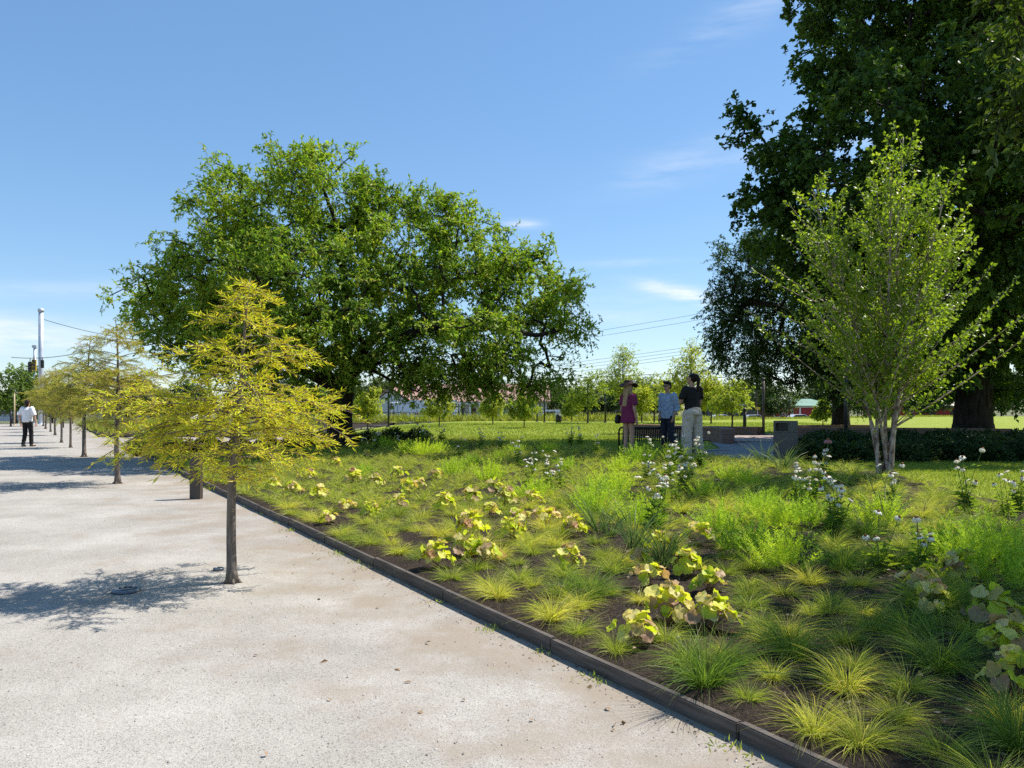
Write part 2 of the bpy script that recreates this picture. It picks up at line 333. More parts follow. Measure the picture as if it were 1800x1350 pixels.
# ------------------------------------------------------------------ setting
g = Geo(); g.add([[-900, -60, -1.0], [900, -60, -1.0], [900, 1500, -1.0], [-900, 1500, -1.0]], [[0, 1, 2, 3]]); struct('ground', g, M['earth'])
g = Geo()
a, b_ = st(0, -22), st(0, 32.2)
g.add([[-60, a[1], 0], [*a, 0], [*b_, 0], [-60, b_[1], 0]], [[0, 1, 2, 3]])
g.add([[-60, b_[1], 0], [*b_, 0], [-8.4, 29, 0], [-8.4, 40.5, 0], [-21, 40.5, 0], [-60, 40.5, 0]], [[0, 1, 2, 3, 4, 5]])
e1, e2 = st(0, (40.5) / .8601), st(0, 86)
g.add([[-60, 40.5, 0], [-21, 40.5, 0], [*e2, 0], [-60, e2[1], 0]], [[0, 1, 2, 3]])
struct('gravel_path', g, M['gravel'])
g = Geo(); g.add([[-400, 80, -.3], [-36, 80, -.3], [-30, 100, -.9], [300, 100, -.95], [300, 112, -.95], [-400, 112, -.9]], [[0, 1, 2, 3, 4, 5]]); struct('road', g, M['asphalt'])

def grid(xs, ys, f, keep=None):
    X, Y = np.meshgrid(xs, ys); V = np.stack([X, Y, f(X, Y)], -1).reshape(-1, 3); nx = len(xs)
    i = (np.arange(len(ys) - 1)[:, None] * nx + np.arange(nx - 1)[None]).ravel(); Q = np.stack([i, i + 1, i + nx + 1, i + nx], -1)
    if keep is not None:
        c = V[Q].mean(1); Q = Q[keep(c[:, 0], c[:, 1])]
    return V, Q
def sback(t):
    return np.interp(t, [-8, 2, 4, 7, 9.5, 11, 25, 28, 30.5, 32], [4.8, 5.0, 5.7, 7.1, 8.9, 9.4, 9.3, 7.5, 4.0, .4])
far_edge = lambda x: np.interp(x, [-14, 12, 45, 70], [60, 63, 88, 95])
inlawn = lambda x, y: (s_of(x, y) > .5) & (t_of(x, y) > -12) & (x > -9.5 + 0 * y) & (y < far_edge(x)) & ~((y > 28) & (y < 40.5) & (x < -8.5))
V, Q = grid(np.arange(-10, 70, .5), np.arange(-8, 96, .5), lambda x, y: terr(x, y) - .02, inlawn)
g = Geo(); g.add(V, Q); struct('lawn', g, M['lawn'], True)
# planting beds: mulch
g = Geo(); ts = np.arange(-6, 32.01, .2); ns = 40
Ss = .021 + (np.linspace(0, 1, ns)[None] ** 1.15) * (sback(ts)[:, None] - .021); Tt = np.repeat(ts[:, None], ns, 1); X, Y = st(Ss, Tt)
bumpz = .02 * np.sin(X * 5.1 + 2 * np.sin(Y * 3)) * np.sin(Y * 4.3) + .012 * rng.normal(size=X.shape)
V = np.stack([X, Y, np.maximum(terr(X, Y), .05) + .025 + bumpz * np.clip(Ss / .3, .2, 1)], -1).reshape(-1, 3); i = (np.arange(len(ts) - 1)[:, None] * ns + np.arange(ns - 1)[None]).ravel()
g.add(V, np.stack([i, i + 1, i + ns + 1, i + ns], -1)); struct('mulch', g, M['mulch'], True)
g = Geo(); t2 = np.arange(47.6, 86, 1.0); A_ = np.array([[*st(.05, t), .05] for t in t2]); B_ = np.array([[max(-9, st(.05, t)[0] + 1), max(40.8, st(.05, t)[1]), .3] for t in t2])
for k in range(len(t2) - 1): g.add([A_[k], B_[k], B_[k + 1], A_[k + 1]], [[0, 1, 2, 3]])
struct('terrain_far_bed', g, M['mulch']).name = 'far_bed_ground'
# paving behind the bed
g = Geo()
def sheet(g, pts, lift):
    P = np.array(pts, float); c = P.mean(0); ring = [P * k + c * (1 - k) for k in (1, .75, .5, .25)]
    V = np.concatenate(ring + [c[None]]); Z = terr(V[:, 0], V[:, 1]) + lift; n = len(P); fs = []
    for k in range(3):
        for j in range(n): fs.append([k * n + j, k * n + (j + 1) % n, (k + 1) * n + (j + 1) % n, (k + 1) * n + j])
    g.add(np.column_stack([V, Z]), np.array(fs), np.array([[3 * n + j, 3 * n + (j + 1) % n, 4 * n] for j in range(n)]))
an = np.linspace(0, 2 * np.pi, 40, endpoint=False)
sheet(g, [ground(1180, 806)[:2], ground(1250, 806)[:2], ground(1372, 812)[:2], (6.6, 17.0), (8.2, 21.0), (9, 24.6), (7.6, 24.4), (6.0, 24.0), (5.4, 20.6), (3.6, 18.4), (2.0, 18.6)], .012); struct('pavement', g, M['concrete'])
g = Geo(); sheet(g, np.column_stack([8.3 + 2.6 * np.cos(an), 27.2 + 2.9 * np.sin(an)]), .02); struct('brick_paving', g, M['paver'])
g = Geo(); sheet(g, [(9.6, 30), (11.3, 29), (13.5, 31.5), (11.5, 32.5), (10, 32)], .010); struct('side_path', g, M['gravel'])

# edging boards
edge = thing('bed_edging', 'long low weathered grey-brown board edging between pale gravel and planting bed', 'edging', (*st(0, 0), 0))
def plank(a, b, parent):
    g = Geo(); a = np.array(a); b = np.array(b); d = (b - a); L = np.linalg.norm(d); ang = math.atan2(d[1], d[0])
    off = np.array(st(0, 0)); c = (a + b) / 2 - off
    w = rng.normal(0, .006); ang += rng.normal(0, .004)
    g.bbox(c[0], c[1], .036 + w, L - .006, .045, .115, .006, ang); part('plank', g, M['timber'], parent)
    g = Geo(); q = b - d / L * .12 - off - np.array([d[1], -d[0]]) / L * -.03
    g.bbox(q[0], q[1], .05, .03, .018, .07, .003, ang); part('bracket', g, M['steel_dark'], parent)
tt = list(np.arange(-5, 30.5, 1.55)) + [32.0]
bow = rng.normal(0, .008, len(tt))
for k in range(len(tt) - 1): plank(st(bow[k], tt[k]), st(bow[k + 1], tt[k + 1]), edge)
endp = [st(0, 32), st(.5, 32.4), st(2, 31.8), st(4, 30.7), st(7.4, 28.2)]
for k in range(4): plank(endp[k], endp[k + 1], edge)
edge2 = thing('bed_edging', 'distant board edging around the second bed beyond the cross path', 'edging', (*st(0, 47.6), 0))
edge2.location = (*st(0, 0), 0)
for k in range(6): plank(st(0, 47.2 + 5 * k), st(0, 52.2 + 5 * k), edge2)
plank(st(0, 47.2), (-9, 40.6), edge2)

# ------------------------------------------------------------------ trees
def lobe(px, py, rx, ry, Y, dy=0, rd=None):
    c = at(px, py, Y); c[1] += dy; k = Y / F
    return (*c, rx * k, (rd if rd else (rx + ry) / 2) * k, ry * k)
def sample_lobes(lobes, n, inner=.35):
    w = np.array([(l[3] * l[5]) ** .75 * l[4] ** .75 for l in lobes]); w /= w.sum()
    P = []
    for l, k in zip(lobes, rng.multinomial(n, w)):
        d = rng.normal(size=(k, 3)); d /= np.linalg.norm(d, axis=1, keepdims=True)
        r = (inner ** 3 + (1 - inner ** 3) * rng.random(k)) ** (1 / 3)
        P.append(np.array(l[:3]) + d * r[:, None] * np.array(l[3:6]))
    return np.concatenate(P)
def skeleton(paths, att, up=.5, seg=.4, trunk_r=.3, rmin=.007):
    """connect every foliage clump to the nearest lower branch; radii follow the load carried"""
    mx = len(att) * 40 + 4000; N = np.zeros((mx, 3)); par = np.full(mx, -1); n = 0; first = []
    for pth in paths:
        P = np.asarray(pth, float); prev = -1
        if n: prev = int(np.argmin(np.linalg.norm(N[:n] - P[0], axis=1))); P = P[0:]
        for q in range(len(P) - 1):
            k = max(1, int(np.linalg.norm(P[q + 1] - P[q]) / seg))
            for f in np.linspace(0, 1, k + 1)[(0 if (n == 0 and q == 0) else 1):]:
                N[n] = P[q] * (1 - f) + P[q + 1] * f; par[n] = prev; prev = n; n += 1
    base = n
    c = N[:n].mean(0); order = np.argsort(np.min(np.linalg.norm(att[:, None] - N[None, :n:3], axis=2), axis=1))
    for a in att[order]:
        d = a - N[:n]; L = np.linalg.norm(d, axis=1); cost = L * (1 + up * np.clip(-d[:, 2] / (L + .01) + .15, 0, 2))
        cost[:3] += 3
        j = int(np.argmin(cost)); p0 = N[j]; L = np.linalg.norm(a - p0); k = max(2, int(L / seg))
        side = rng.normal(0, .07, 3) * L + np.array([0, 0, .10 * L])
        prev = j
        for f in np.linspace(0, 1, k + 1)[1:]:
            N[n] = p0 * (1 - f) + a * f + side * math.sin(math.pi * f); par[n] = prev; prev = n; n += 1
    N = N[:n]; par = par[:n]; w = np.zeros(n); has = np.zeros(n, bool); has[par[par >= 0]] = True; w[~has] = 1
    for q in range(n - 1, 0, -1):
        if par[q] >= 0: w[par[q]] += w[q]
    rad = np.maximum(rmin, trunk_r * (w / w.max()) ** .5)
    return N, par, rad
def sprays(P, center, ntw, nlf, tl, ll, droop=.25, spread=1.0, aspect=.5, jl=.3):
    """leafy twigs round every clump centre"""
    n = len(P); out = P - center; out /= np.linalg.norm(out, axis=1, keepdims=True) + 1e-6
    B = np.repeat(P, ntw, 0); O = np.repeat(out, ntw, 0)
    d = O * .7 + rng.normal(size=B.shape) * spread + np.array([0, 0, .15]); d /= np.linalg.norm(d, axis=1, keepdims=True)
    tl_ = tl * rng.uniform(.5, 1.2, len(B)); B = B + rng.normal(0, tl * .35, B.shape)
    f = np.linspace(.1, 1, nlf); m = len(B)
    LP = B[:, None] + d[:, None] * (tl_[:, None] * f[None])[..., None]; LP[..., 2] -= (droop * tl_[:, None] * f[None] ** 2)
    D = d[:, None] * .6 + rng.normal(size=(m, nlf, 3)) * .75; D[..., 2] -= droop * 1.2
    Nn = rng.normal(size=(m, nlf, 3)) * .45 + np.array([0, 0, .9]) + O[:, None] * .6
    L = ll * rng.uniform(1 - jl, 1 + jl, m * nlf)
    tw = (B, B + d * tl_[:, None] - np.array([0, 0, 1]) * (droop * tl_)[:, None])
    return LP.reshape(-1, 3), D.reshape(-1, 3), Nn.reshape(-1, 3), L, L * aspect, tw
def make_tree(name, label, cat, base, paths, lobes, nclump, ntw, nlf, tl, ll, lmat, bmat, trunk_r, group=None, droop=.25, inner=.35, twigs=True, aspect=.5, flare=1.3, up=.5, fold=.25, spread=1.0, jl=.35):
    base = np.array(base, float); att = sample_lobes(lobes, nclump, inner)
    att = att[att[:, 2] > base[2] + .5]
    N, par, rad = skeleton(paths, att, trunk_r=trunk_r, up=up)
    root = thing(name, label, cat, base, 0, group)
    g = Geo(); i = np.arange(len(N))[par >= 0]; A = N[par[i]] - base; B = N[i] - base
    ra = np.minimum(rad[par[i]], rad[i] * 1.35); rb = rad[i].copy()
    h = A[:, 2]; fl = 1 + (flare - 1) * np.exp(-np.clip(h, 0, None) / .35); fl2 = 1 + (flare - 1) * np.exp(-np.clip(B[:, 2], 0, None) / .35)
    ra = np.where(rad[i] > trunk_r * .6, rad[par[i]] * fl, ra); rb = np.where(rad[i] > trunk_r * .6, rb * fl2, rb)
    big = rb > .04
    g.prisms(A[big], B[big], ra[big], rb[big], 9); g.prisms(A[~big], B[~big], ra[~big], rb[~big], 4)
    LP, D, Nn, L, W, tw = sprays(att, N[:max(3, len(N) // 50)].mean(0), ntw, nlf, tl, ll, droop, aspect=aspect, spread=spread, jl=jl)
    if twigs: g.prisms(tw[0] - base, tw[1] - base, np.full(len(tw[0]), .006), np.full(len(tw[0]), .003), 3)
    part('trunk', g, bmat, root, True)
    c = Geo(); c.leaves(LP - base, D, Nn, L, W, fold); part('crown', c, lmat, root)
    return root

# the broad spreading tree
Yb = 24.0
Bx, By = (596 - 900) / F * Yb, Yb; Bz = gz(Bx, By)
def bp(px, py, dy=0): 
    p = at(px, py, Yb); p[1] += dy; return p
paths = [[(Bx, By, Bz - .1), bp(598, 720), bp(602, 690), bp(606, 655)],
         [bp(602, 690), bp(560, 640, -.6), bp(510, 570, -1), bp(470, 480, -1.2), bp(460, 380, -1)],
         [bp(606, 655), bp(612, 590), bp(600, 500, .5), bp(590, 400, .4), bp(560, 310)],
         [bp(604, 670), bp(650, 640, -.8), bp(700, 612, -1.5), bp(745, 594, -2), bp(800, 580, -2.2), bp(870, 590, -2.2), bp(940, 600, -2)],
         [bp(606, 655), bp(650, 590, .8), bp(720, 530, 1.2), bp(800, 480, 1.2), bp(890, 460, 1)],
         [bp(600, 690), bp(540, 660, .8), bp(450, 620, 1.4), bp(360, 580, 1.2), bp(270, 550, .8)],
         [bp(604, 670), bp(640, 600, 2), bp(680, 500, 3.5)], [bp(602, 680), bp(560, 620, -2), bp(520, 540, -3.5)]]
LB = [(480, 385, 125, 110, 0, 150), (590, 355, 110, 90, 0, 140), (400, 470, 110, 110, -.5, 150), (315, 520, 95, 75, 0, 110), (245, 545, 60, 50, .5, 60), (190, 525, 22, 18, .5, 20), (143, 562, 20, 36, .8, 18),
      (710, 430, 115, 85, 0, 150), (820, 465, 110, 80, 0, 130), (920, 505, 95, 80, 0, 110), (975, 560, 62, 80, -.5, 80), (560, 500, 150, 110, -1, 190), (680, 545, 115, 75, -.6, 170), (450, 590, 120, 70, -.5, 170), (350, 600, 90, 62, 0, 120),
      (800, 560, 130, 45, 0, 150), (890, 640, 85, 50, -.5, 90), (770, 640, 70, 38, -.8, 70), (550, 620, 80, 60, -1.5, 80), (640, 640, 50, 50, -1.5, 60), (500, 690, 70, 35, 1, 100), (660, 330, 40, 35, 0, 50), (500, 285, 45, 30, 0, 40), (555, 285, 22, 25, 0, 25), (395, 320, 45, 40, 0, 45), (345, 370, 25, 30, 0, 30), (790, 375, 45, 35, 0, 45), (960, 440, 32, 28, 0, 30), (1018, 500, 28, 26, 0, 28), (870, 405, 35, 30, 0, 35), (735, 365, 40, 28, 0, 40), (990, 640, 25, 40, 0, 30), (720, 645, 60, 34, -1, 70), (860, 660, 70, 32, -1, 60), (790, 662, 60, 30, 0, 60), (925, 668, 55, 34, 0, 50), (735, 672, 40, 24, -1, 50), (840, 684, 60, 22, 0, 50), (770, 690, 40, 16, 0, 40), (760, 610, 90, 40, -2.6, 60), (860, 610, 90, 45, -2.6, 60), (650, 600, 60, 60, -2.6, 60), (560, 560, 90, 90, -3.6, 60), (420, 660, 60, 40, 1, 60)]
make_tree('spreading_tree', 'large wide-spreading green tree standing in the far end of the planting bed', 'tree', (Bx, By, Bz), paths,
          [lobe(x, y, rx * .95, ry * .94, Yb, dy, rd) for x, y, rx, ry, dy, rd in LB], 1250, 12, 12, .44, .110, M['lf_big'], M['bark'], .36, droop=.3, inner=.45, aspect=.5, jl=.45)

# the tall dark maple, and the trees behind and beside it
Ym = 26.0; Mx, My = (1710 - 900) / F * Ym, Ym; Mz = gz(Mx, My)
def mp_(px, py, dy=0):
    p = at(px, py, Ym); p[1] += dy; return p
paths = [[(Mx, My, Mz - .1), mp_(1710, 730), mp_(1712, 640), mp_(1715, 500), mp_(1705, 350), mp_(1690, 150), mp_(1680, -50)],
         [mp_(1714, 560), mp_(1640, 430, -1), mp_(1560, 300, -1.5), mp_(1500, 150, -1.5), mp_(1470, 0, -1)], [mp_(1714, 600), mp_(1600, 500, 1), mp_(1480, 420, 1.5), mp_(1360, 340, 1)],
         [mp_(1712, 640), mp_(1800, 480, 0), mp_(1900, 300, 0), mp_(1950, 100)], [mp_(1712, 520), mp_(1700, 400, -3), mp_(1660, 300, -5)], [mp_(1712, 540), mp_(1760, 400, 3), mp_(1780, 250, 5)]]
LM = [(1500, 90, 110, 120, 0, 170), (1450, 200, 75, 80, 0, 120), (1420, 10, 45, 70, 0, 60), (1600, 0, 170, 150, 0, 260), (1740, 60, 190, 220, 0, 320), (1560, 220, 140, 90, -1, 220), (1400, 290, 80, 65, 0, 100), (1320, 230, 32, 55, 0, 35), (1300, 290, 42, 35, 0, 45), (1360, 350, 70, 50, 0, 80), (1365, 410, 60, 45, 0, 70), (1440, 440, 80, 60, 0, 110),
      (1480, 370, 130, 80, 0, 180), (1640, 330, 150, 110, -1, 260), (1800, 330, 150, 180, 0, 280), (1600, 500, 150, 90, 0, 230), (1740, 520, 140, 110, -1, 240), (1520, 480, 100, 80, 0, 160), (1880, 120, 160, 220, 0, 300), (1680, -160, 230, 170, 0, 330), (1860, 520, 110, 120, 0, 200), (1640, 640, 70, 50, -1, 90), (1760, 650, 90, 50, 0, 120), (1440, 110, 40, 40, 0, 50), (1550, 650, 40, 55, -.5, 60)]
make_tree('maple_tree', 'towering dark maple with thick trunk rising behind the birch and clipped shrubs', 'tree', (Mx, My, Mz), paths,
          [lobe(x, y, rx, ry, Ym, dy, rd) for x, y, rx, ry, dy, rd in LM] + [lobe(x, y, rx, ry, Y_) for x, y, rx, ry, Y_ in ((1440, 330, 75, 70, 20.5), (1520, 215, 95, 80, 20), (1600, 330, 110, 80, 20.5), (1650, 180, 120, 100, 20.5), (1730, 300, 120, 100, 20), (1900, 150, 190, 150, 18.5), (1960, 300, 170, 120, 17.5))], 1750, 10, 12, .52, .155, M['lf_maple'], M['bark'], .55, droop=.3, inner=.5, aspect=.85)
Yo = 34.0; Ox, Oy = (1478 - 900) / F * Yo, Yo; Oz = gz(Ox, Oy)
def op(px, py, dy=0):
    p = at(px, py, Yo); p[1] += dy; return p
LO = [(1400, 440, 90, 60, 0, 90), (1330, 480, 65, 65, 0, 80), (1290, 520, 42, 50, 0, 60), (1310, 590, 70, 55, 0, 80), (1400, 540, 110, 80, 0, 120), (1360, 640, 85, 40, 0, 90), (1440, 630, 90, 55, -1, 110), (1490, 560, 90, 110, 0, 130), (1285, 450, 28, 25, 0, 30), (1265, 570, 26, 36, 0, 30), (1310, 420, 30, 25, 0, 30), (1490, 690, 60, 24, -1, 60), (1270, 640, 20, 20, 0, 25)]
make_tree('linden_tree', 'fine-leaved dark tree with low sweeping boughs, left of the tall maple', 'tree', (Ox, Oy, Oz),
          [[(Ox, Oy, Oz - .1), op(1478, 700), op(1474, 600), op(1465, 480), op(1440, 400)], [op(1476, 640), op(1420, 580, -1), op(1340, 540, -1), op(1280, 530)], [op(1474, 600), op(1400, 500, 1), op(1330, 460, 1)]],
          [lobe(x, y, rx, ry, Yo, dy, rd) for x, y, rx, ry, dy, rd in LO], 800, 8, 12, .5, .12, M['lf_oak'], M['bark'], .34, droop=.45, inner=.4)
Yr = 36.0; Rx, Ry = (1905 - 900) / F * Yr, Yr; Rz = gz(Rx, Ry)
LR = [(1780, 640, 110, 60, 0, 130), (1850, 520, 130, 110, 0, 180), (1740, 560, 90, 90, 1, 130), (1880, 640, 120, 70, 0, 150), (1800, 440, 120, 110, 1, 170), (1900, 350, 150, 160, 0, 220), (1690, 620, 60, 60, 2, 100), (1640, 560, 80, 100, 3, 120)]
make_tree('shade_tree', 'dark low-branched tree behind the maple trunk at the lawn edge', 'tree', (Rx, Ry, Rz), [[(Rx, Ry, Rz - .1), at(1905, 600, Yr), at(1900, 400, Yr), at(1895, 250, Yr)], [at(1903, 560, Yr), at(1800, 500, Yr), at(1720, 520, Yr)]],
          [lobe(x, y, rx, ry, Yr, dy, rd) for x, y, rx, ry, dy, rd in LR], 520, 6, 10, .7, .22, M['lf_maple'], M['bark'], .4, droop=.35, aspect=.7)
# the tree whose boughs hang into the upper right corner and shade the near end of the bed
Tx, Ty = 12.2, 6.2; Tz = gz(Tx, Ty)
ov = [(10.4, 6.6, 8.6, 2.3, 2.2, 2.2), (8.9, 5.5, 7.6, 1.7, 1.5, 1.5), (12.0, 6.5, 10.0, 3.5, 3.5, 2.6), (10.5, 8.2, 7.6, 2.2, 1.6, 1.5), (6.55, 9.1, 6.15, .75, .7, .45), (6.0, 9.2, 5.35, .42, .4, .42), (7.4, 8.4, 6.9, 1.0, .9, .6), (9.8, 4.2, 7.4, 1.6, 1.4, 1.4), (7.6, 7.4, 8.2, 1.2, 1.0, .9), (5.75, 9.0, 5.0, .35, .35, .45), (5.5, 9.0, 5.9, .35, .35, .3), (5.9, 9.1, 6.2, .5, .5, .4)]
make_tree('overhanging_tree', 'broadleaf tree whose light green hanging boughs enter the upper right corner', 'tree', (Tx, Ty, Tz), [[(Tx, Ty, Tz - .1), (12.1, 6.2, 3), (11.8, 6.3, 5.5), (11, 6.3, 8), (10.6, 6.3, 10)], [(12, 6.2, 4.5), (10, 7.4, 6), (8, 8.6, 6.6), (6.6, 9.1, 6.2)], [(11.9, 6.3, 5), (10, 5, 7), (8, 4.4, 7.6)]],
          ov + [(8.3, 5.6, 8.4, 1.1, 1.1, .9), (8.5, 7.2, 8.4, 1.1, 1.1, .9), (9.4, 6.0, 8.2, 1.7, 1.6, 1.4)], 560, 6, 9, .5, .15, M['lf_over'], M['bark'], .3, droop=.5, inner=.3)

# multi-stemmed birch
bx, by, bz = ground(1555, 840); Yk = by / F
birch = thing('birch_tree', 'airy multi-stemmed young birch with peeling pale bark and backlit leaves', 'tree', (bx, by, bz))
g = Geo(); lv = Geo(); LPs, Ds = [], []
tops = [(0.15, .15, 5.3), (-.85, .2, 4.5), (.75, -.2, 4.5), (-.3, -.6, 4.7), (.40, .65, 4.7), (-1.2, -.3, 3.5), (1.3, .1, 3.6)]
bmp = Geo()
for si, (tx, ty, tz) in enumerate(tops):
    f = np.linspace(0, 1, 22); a0 = si * 2.4
    P = np.stack([.085 * math.cos(a0) * (1 + 1.6 * f) + tx * f ** 1.25 + .03 * np.sin(6 * f + si), .07 * math.sin(a0) * (1 + f) + ty * f ** 1.25, -.05 + (tz + .05) * f], 1)
    r0 = .040 - .003 * si; (bmp if si < 5 else bmp).tube(P, r0 * (1 - f * .93) + .004, 8)
    for k in range(46):
        fb = rng.uniform(.22, .99); p = np.array([np.interp(fb, f, P[:, j]) for j in range(3)])
        az = k * 2.4 + rng.normal(0, .4); L = (1.75 * (1 - fb) ** .62 + .22) * rng.uniform(.5, 1.1)
        if fb < .5: L *= rng.uniform(.6, 1.4)
        lean = R(rng.uniform(38, 66)) if fb < .6 else R(rng.uniform(22, 46))
        d = np.array([math.cos(az) * math.sin(lean), math.sin(az) * math.sin(lean), math.cos(lean)]); d[:2] += .25 * P[-1, :2] / (np.linalg.norm(P[-1, :2]) + .5)
        h = np.linspace(0, 1, 7); Q = p + d * L * h[:, None] + np.array([0, 0, 1.]) * (.12 * L * h ** 2)[:, None] + rng.normal(0, .012, (7, 3)) * h[:, None]
        bmp.tube(Q, .0055 * (1 - h * .8) * (.5 + L), 4, cap=False)
        m = int(54 * L) + 9; hl = rng.uniform(.12, 1.02, m); q = np.stack([np.interp(hl, h, Q[:, j]) for j in range(3)], 1)
        tw = rng.normal(0, 1, (m, 3)); tw /= np.linalg.norm(tw, axis=1, keepdims=True); q = q + tw * rng.uniform(.01, .16, m)[:, None] * (1.1 - hl)[:, None]
        LPs.append(q); Ds.append(d * .5 + tw * .8 + np.array([0, 0, -.15]))
LP = np.concatenate(LPs); D = np.concatenate(Ds); n = len(LP); L = rng.uniform(.045, .078, n)
lv.leaves(LP, D, rng.normal(size=(n, 3)) * .8 + np.array([0, 0, .7]), L, L * .72, .15)
part('trunk', bmp, M['bark_birch'], birch, True); part('crown', lv, M['lf_birch'], birch)

# yellow bald cypresses in a row along the path
def cypress(name, label, loc, seed, group):
    r = np.random.default_rng(seed); root = thing(name, label, 'tree', loc, 0, group)
    g = Geo(); lv = Geo(); zt = 2.68
    zz = np.linspace(0, zt, 24); P = np.stack([-.02 + .17 * np.clip((zz - .9) / 1.8, 0, 1) ** 1.1 - .015 * np.sin(zz * 3), .02 * np.sin(zz * 2.5), zz], 1); P[:, 0] -= P[0, 0]
    rr = np.interp(zz, [0, .06, .2, 1, 2, 2.68], [.062, .048, .043, .036, .017, .004]); g.tube(P, rr, 12)
    for k in range(5):
        a_ = k * 1.3; g.tube([(0, 0, .07), (.05 * math.cos(a_), .05 * math.sin(a_), .025), (.10 * math.cos(a_), .10 * math.sin(a_), -.015)], [.018, .016, .008], 6)
    zs = np.sort(np.concatenate([r.uniform(.92, 1.72, 46), r.uniform(1.72, 2.64, 30)])); PP, DD, LL = [], [], []
    hw = lambda z, c: np.interp(z, [.9, 1.0, 1.15, 1.45, 1.68, 1.8, 1.95, 2.1, 2.3, 2.5, 2.68], [.22, .5, .86, 1.0, .98, .60, .64, .46, .40, .25, .08])
    for k, z in enumerate(zs):
        az = k * 2.39996 + r.normal(0, .25); L = hw(z, 0) * r.choice([r.uniform(.45, .8), r.uniform(.8, 1.15)]); p = np.array([np.interp(z, zz, P[:, j]) for j in range(3)])
        d = np.array([math.cos(az), math.sin(az), 0]); sd = np.array([-d[1], d[0], 0]); h = np.linspace(0, 1, 8)
        rise = r.uniform(.10, .32) if z < 1.7 else r.uniform(.2, .45)
        Q = p + d * L * h[:, None] + np.array([0, 0, 1]) * (L * (rise * h - r.uniform(.16, .42) * h ** 2.4))[:, None] + sd * (r.normal(0, .06) * L * h ** 2)[:, None]
        g.tube(Q, .0095 * (1 - .8 * h) * (.45 + .6 * L), 5, cap=False)
        nt_ = max(6, int(19 * L))
        for q in range(nt_):
            hf = r.uniform(.22, 1) if q else 1; b0 = np.array([np.interp(hf, h, Q[:, j]) for j in range(3)])
            an_ = (1 if q % 2 else -1) * R(r.uniform(30, 62)) if q else 0
            td = d * math.cos(an_) + sd * math.sin(an_) + np.array([0, 0, r.uniform(-.75, .65)]); tl = (.10 + .26 * L * (1.15 - hf)) * r.uniform(.6, 1.25)
            te = b0 + td * tl - np.array([0, 0, .22 * tl]); g.tube([b0, (b0 + te) / 2 + [0, 0, .01], te], [.003, .0025, .0012], 3, cap=False)
            m = max(7, int(tl / .0105)); f = np.linspace(.05, 1, m)[:, None]; lp = b0 * (1 - f) + te * f
            sgn = np.where(np.arange(m) % 2, 1., -1.)[:, None]; ts_ = np.cross(td, [0, 0, 1.]); ts_ /= np.linalg.norm(ts_)
            ld = td * .75 + sgn * ts_ * .75 + r.normal(0, .32, (m, 3)) + np.array([0, 0, .12])
            PP.append(lp); DD.append(ld); LL.append(r.uniform(.04, .09, m))
    PP = np.concatenate(PP); DD = np.concatenate(DD); LL = np.concatenate(LL)
    lv.leaves(PP, DD, r.normal(size=PP.shape) * .4 + np.array([0, 0, 1.]), LL, .0115, .1, .12)
    part('trunk', g, M['bark_cyp'], root, True); part('crown', lv, M['lf_cyp' if seed == 3 else 'lf_cyp2'], root); return root
GC = 'young yellow cypresses lining the gravel path'
cx, cy, _ = ground(408, 1025); cyp = cypress('cypress_tree', 'young yellow bald cypress nearest the camera, bare slim trunk in pale gravel', (cx, cy, 0), 3, GC)
cx, cy, _ = ground(207, 850); cyp2 = cypress('cypress_tree', 'second yellow cypress up the path, standing in the big shadow on gravel', (cx, cy, 0), 9, GC); cyp2.scale = (1.22, 1.22, 1.26); cyp2.rotation_euler.z = 2.2
cyp3 = cypress('cypress_tree', 'x', (0, 0, 0), 21, GC)
labs = ['third yellow cypress up the path, tallest of the row beyond the shadow', 'thin-stemmed cypress just behind the third and right of the walking man', 'slender cypress fifth along the gravel row', 'small orange-tinged cypress sixth along the gravel row', 'small cypress seventh along the gravel row, level with the signal pole', 'tiny-looking eighth cypress of the gravel row', 'farthest cypress of the gravel row, beside the pale steel pole']
for (px, py, s_, rz), lb in zip([(148, 803, 1.42, .6), (124, 787, 1.2, 3), (108, 778, 1.25, 4.4), (97, 765, 1.35, 1), (89, 759, 1.4, 2), (80, 754, 1.45, 5), (76, 749, 1.5, 3.6)], labs):
    x, y, z = ground(px, py)
    if px == 148: cyp3.location = (x, y, 0); cyp3['label'] = lb; cyp3.scale = (s_ * .95, s_ * .95, s_); continue
    o = dup((cyp2, cyp3)[px % 2], (x, y, 0), rz, (s_ * rng.uniform(.8, 1), s_ * rng.uniform(.8, 1), s_), lb, GC); o.rotation_euler.x = rng.normal(0, .025)

# young trees on the lawn and far trees
def small_tree(name, label, loc, h, wd, clear, seed, lm, group, n=150, ll=.16, slim=1):
    r = np.random.default_rng(seed); b = np.array([0, 0, 0.])
    lob = [(0, 0, clear + (h - clear) * .42, wd * .5, wd * .5, (h - clear) * .40), (.1 * wd, 0, clear + (h - clear) * .72, wd * .30 * slim, wd * .3 * slim, (h - clear) * .30), (-.15 * wd, .1, clear + (h - clear) * .25, wd * .38, wd * .38, (h - clear) * .22)]
    global rng
    keep = rng; rng = r
    t = make_tree(name, label, 'tree', (0, 0, 0), [[(0, 0, -.1), (.02, 0, clear), (0, .03, clear + (h - clear) * .5), (.05, 0, h * .93)]], lob, n, 3, 6, .35 * h / 4, ll, lm, M['bark_young'] if lm != M['lf_far'] else M['bark'], .012 * h + .01, group, droop=.3, inner=.1, twigs=False, aspect=.6, up=1.2)
    rng = keep; t.location = loc; return t
GY = 'young trees planted on the far lawn'
yt = None; yts = []
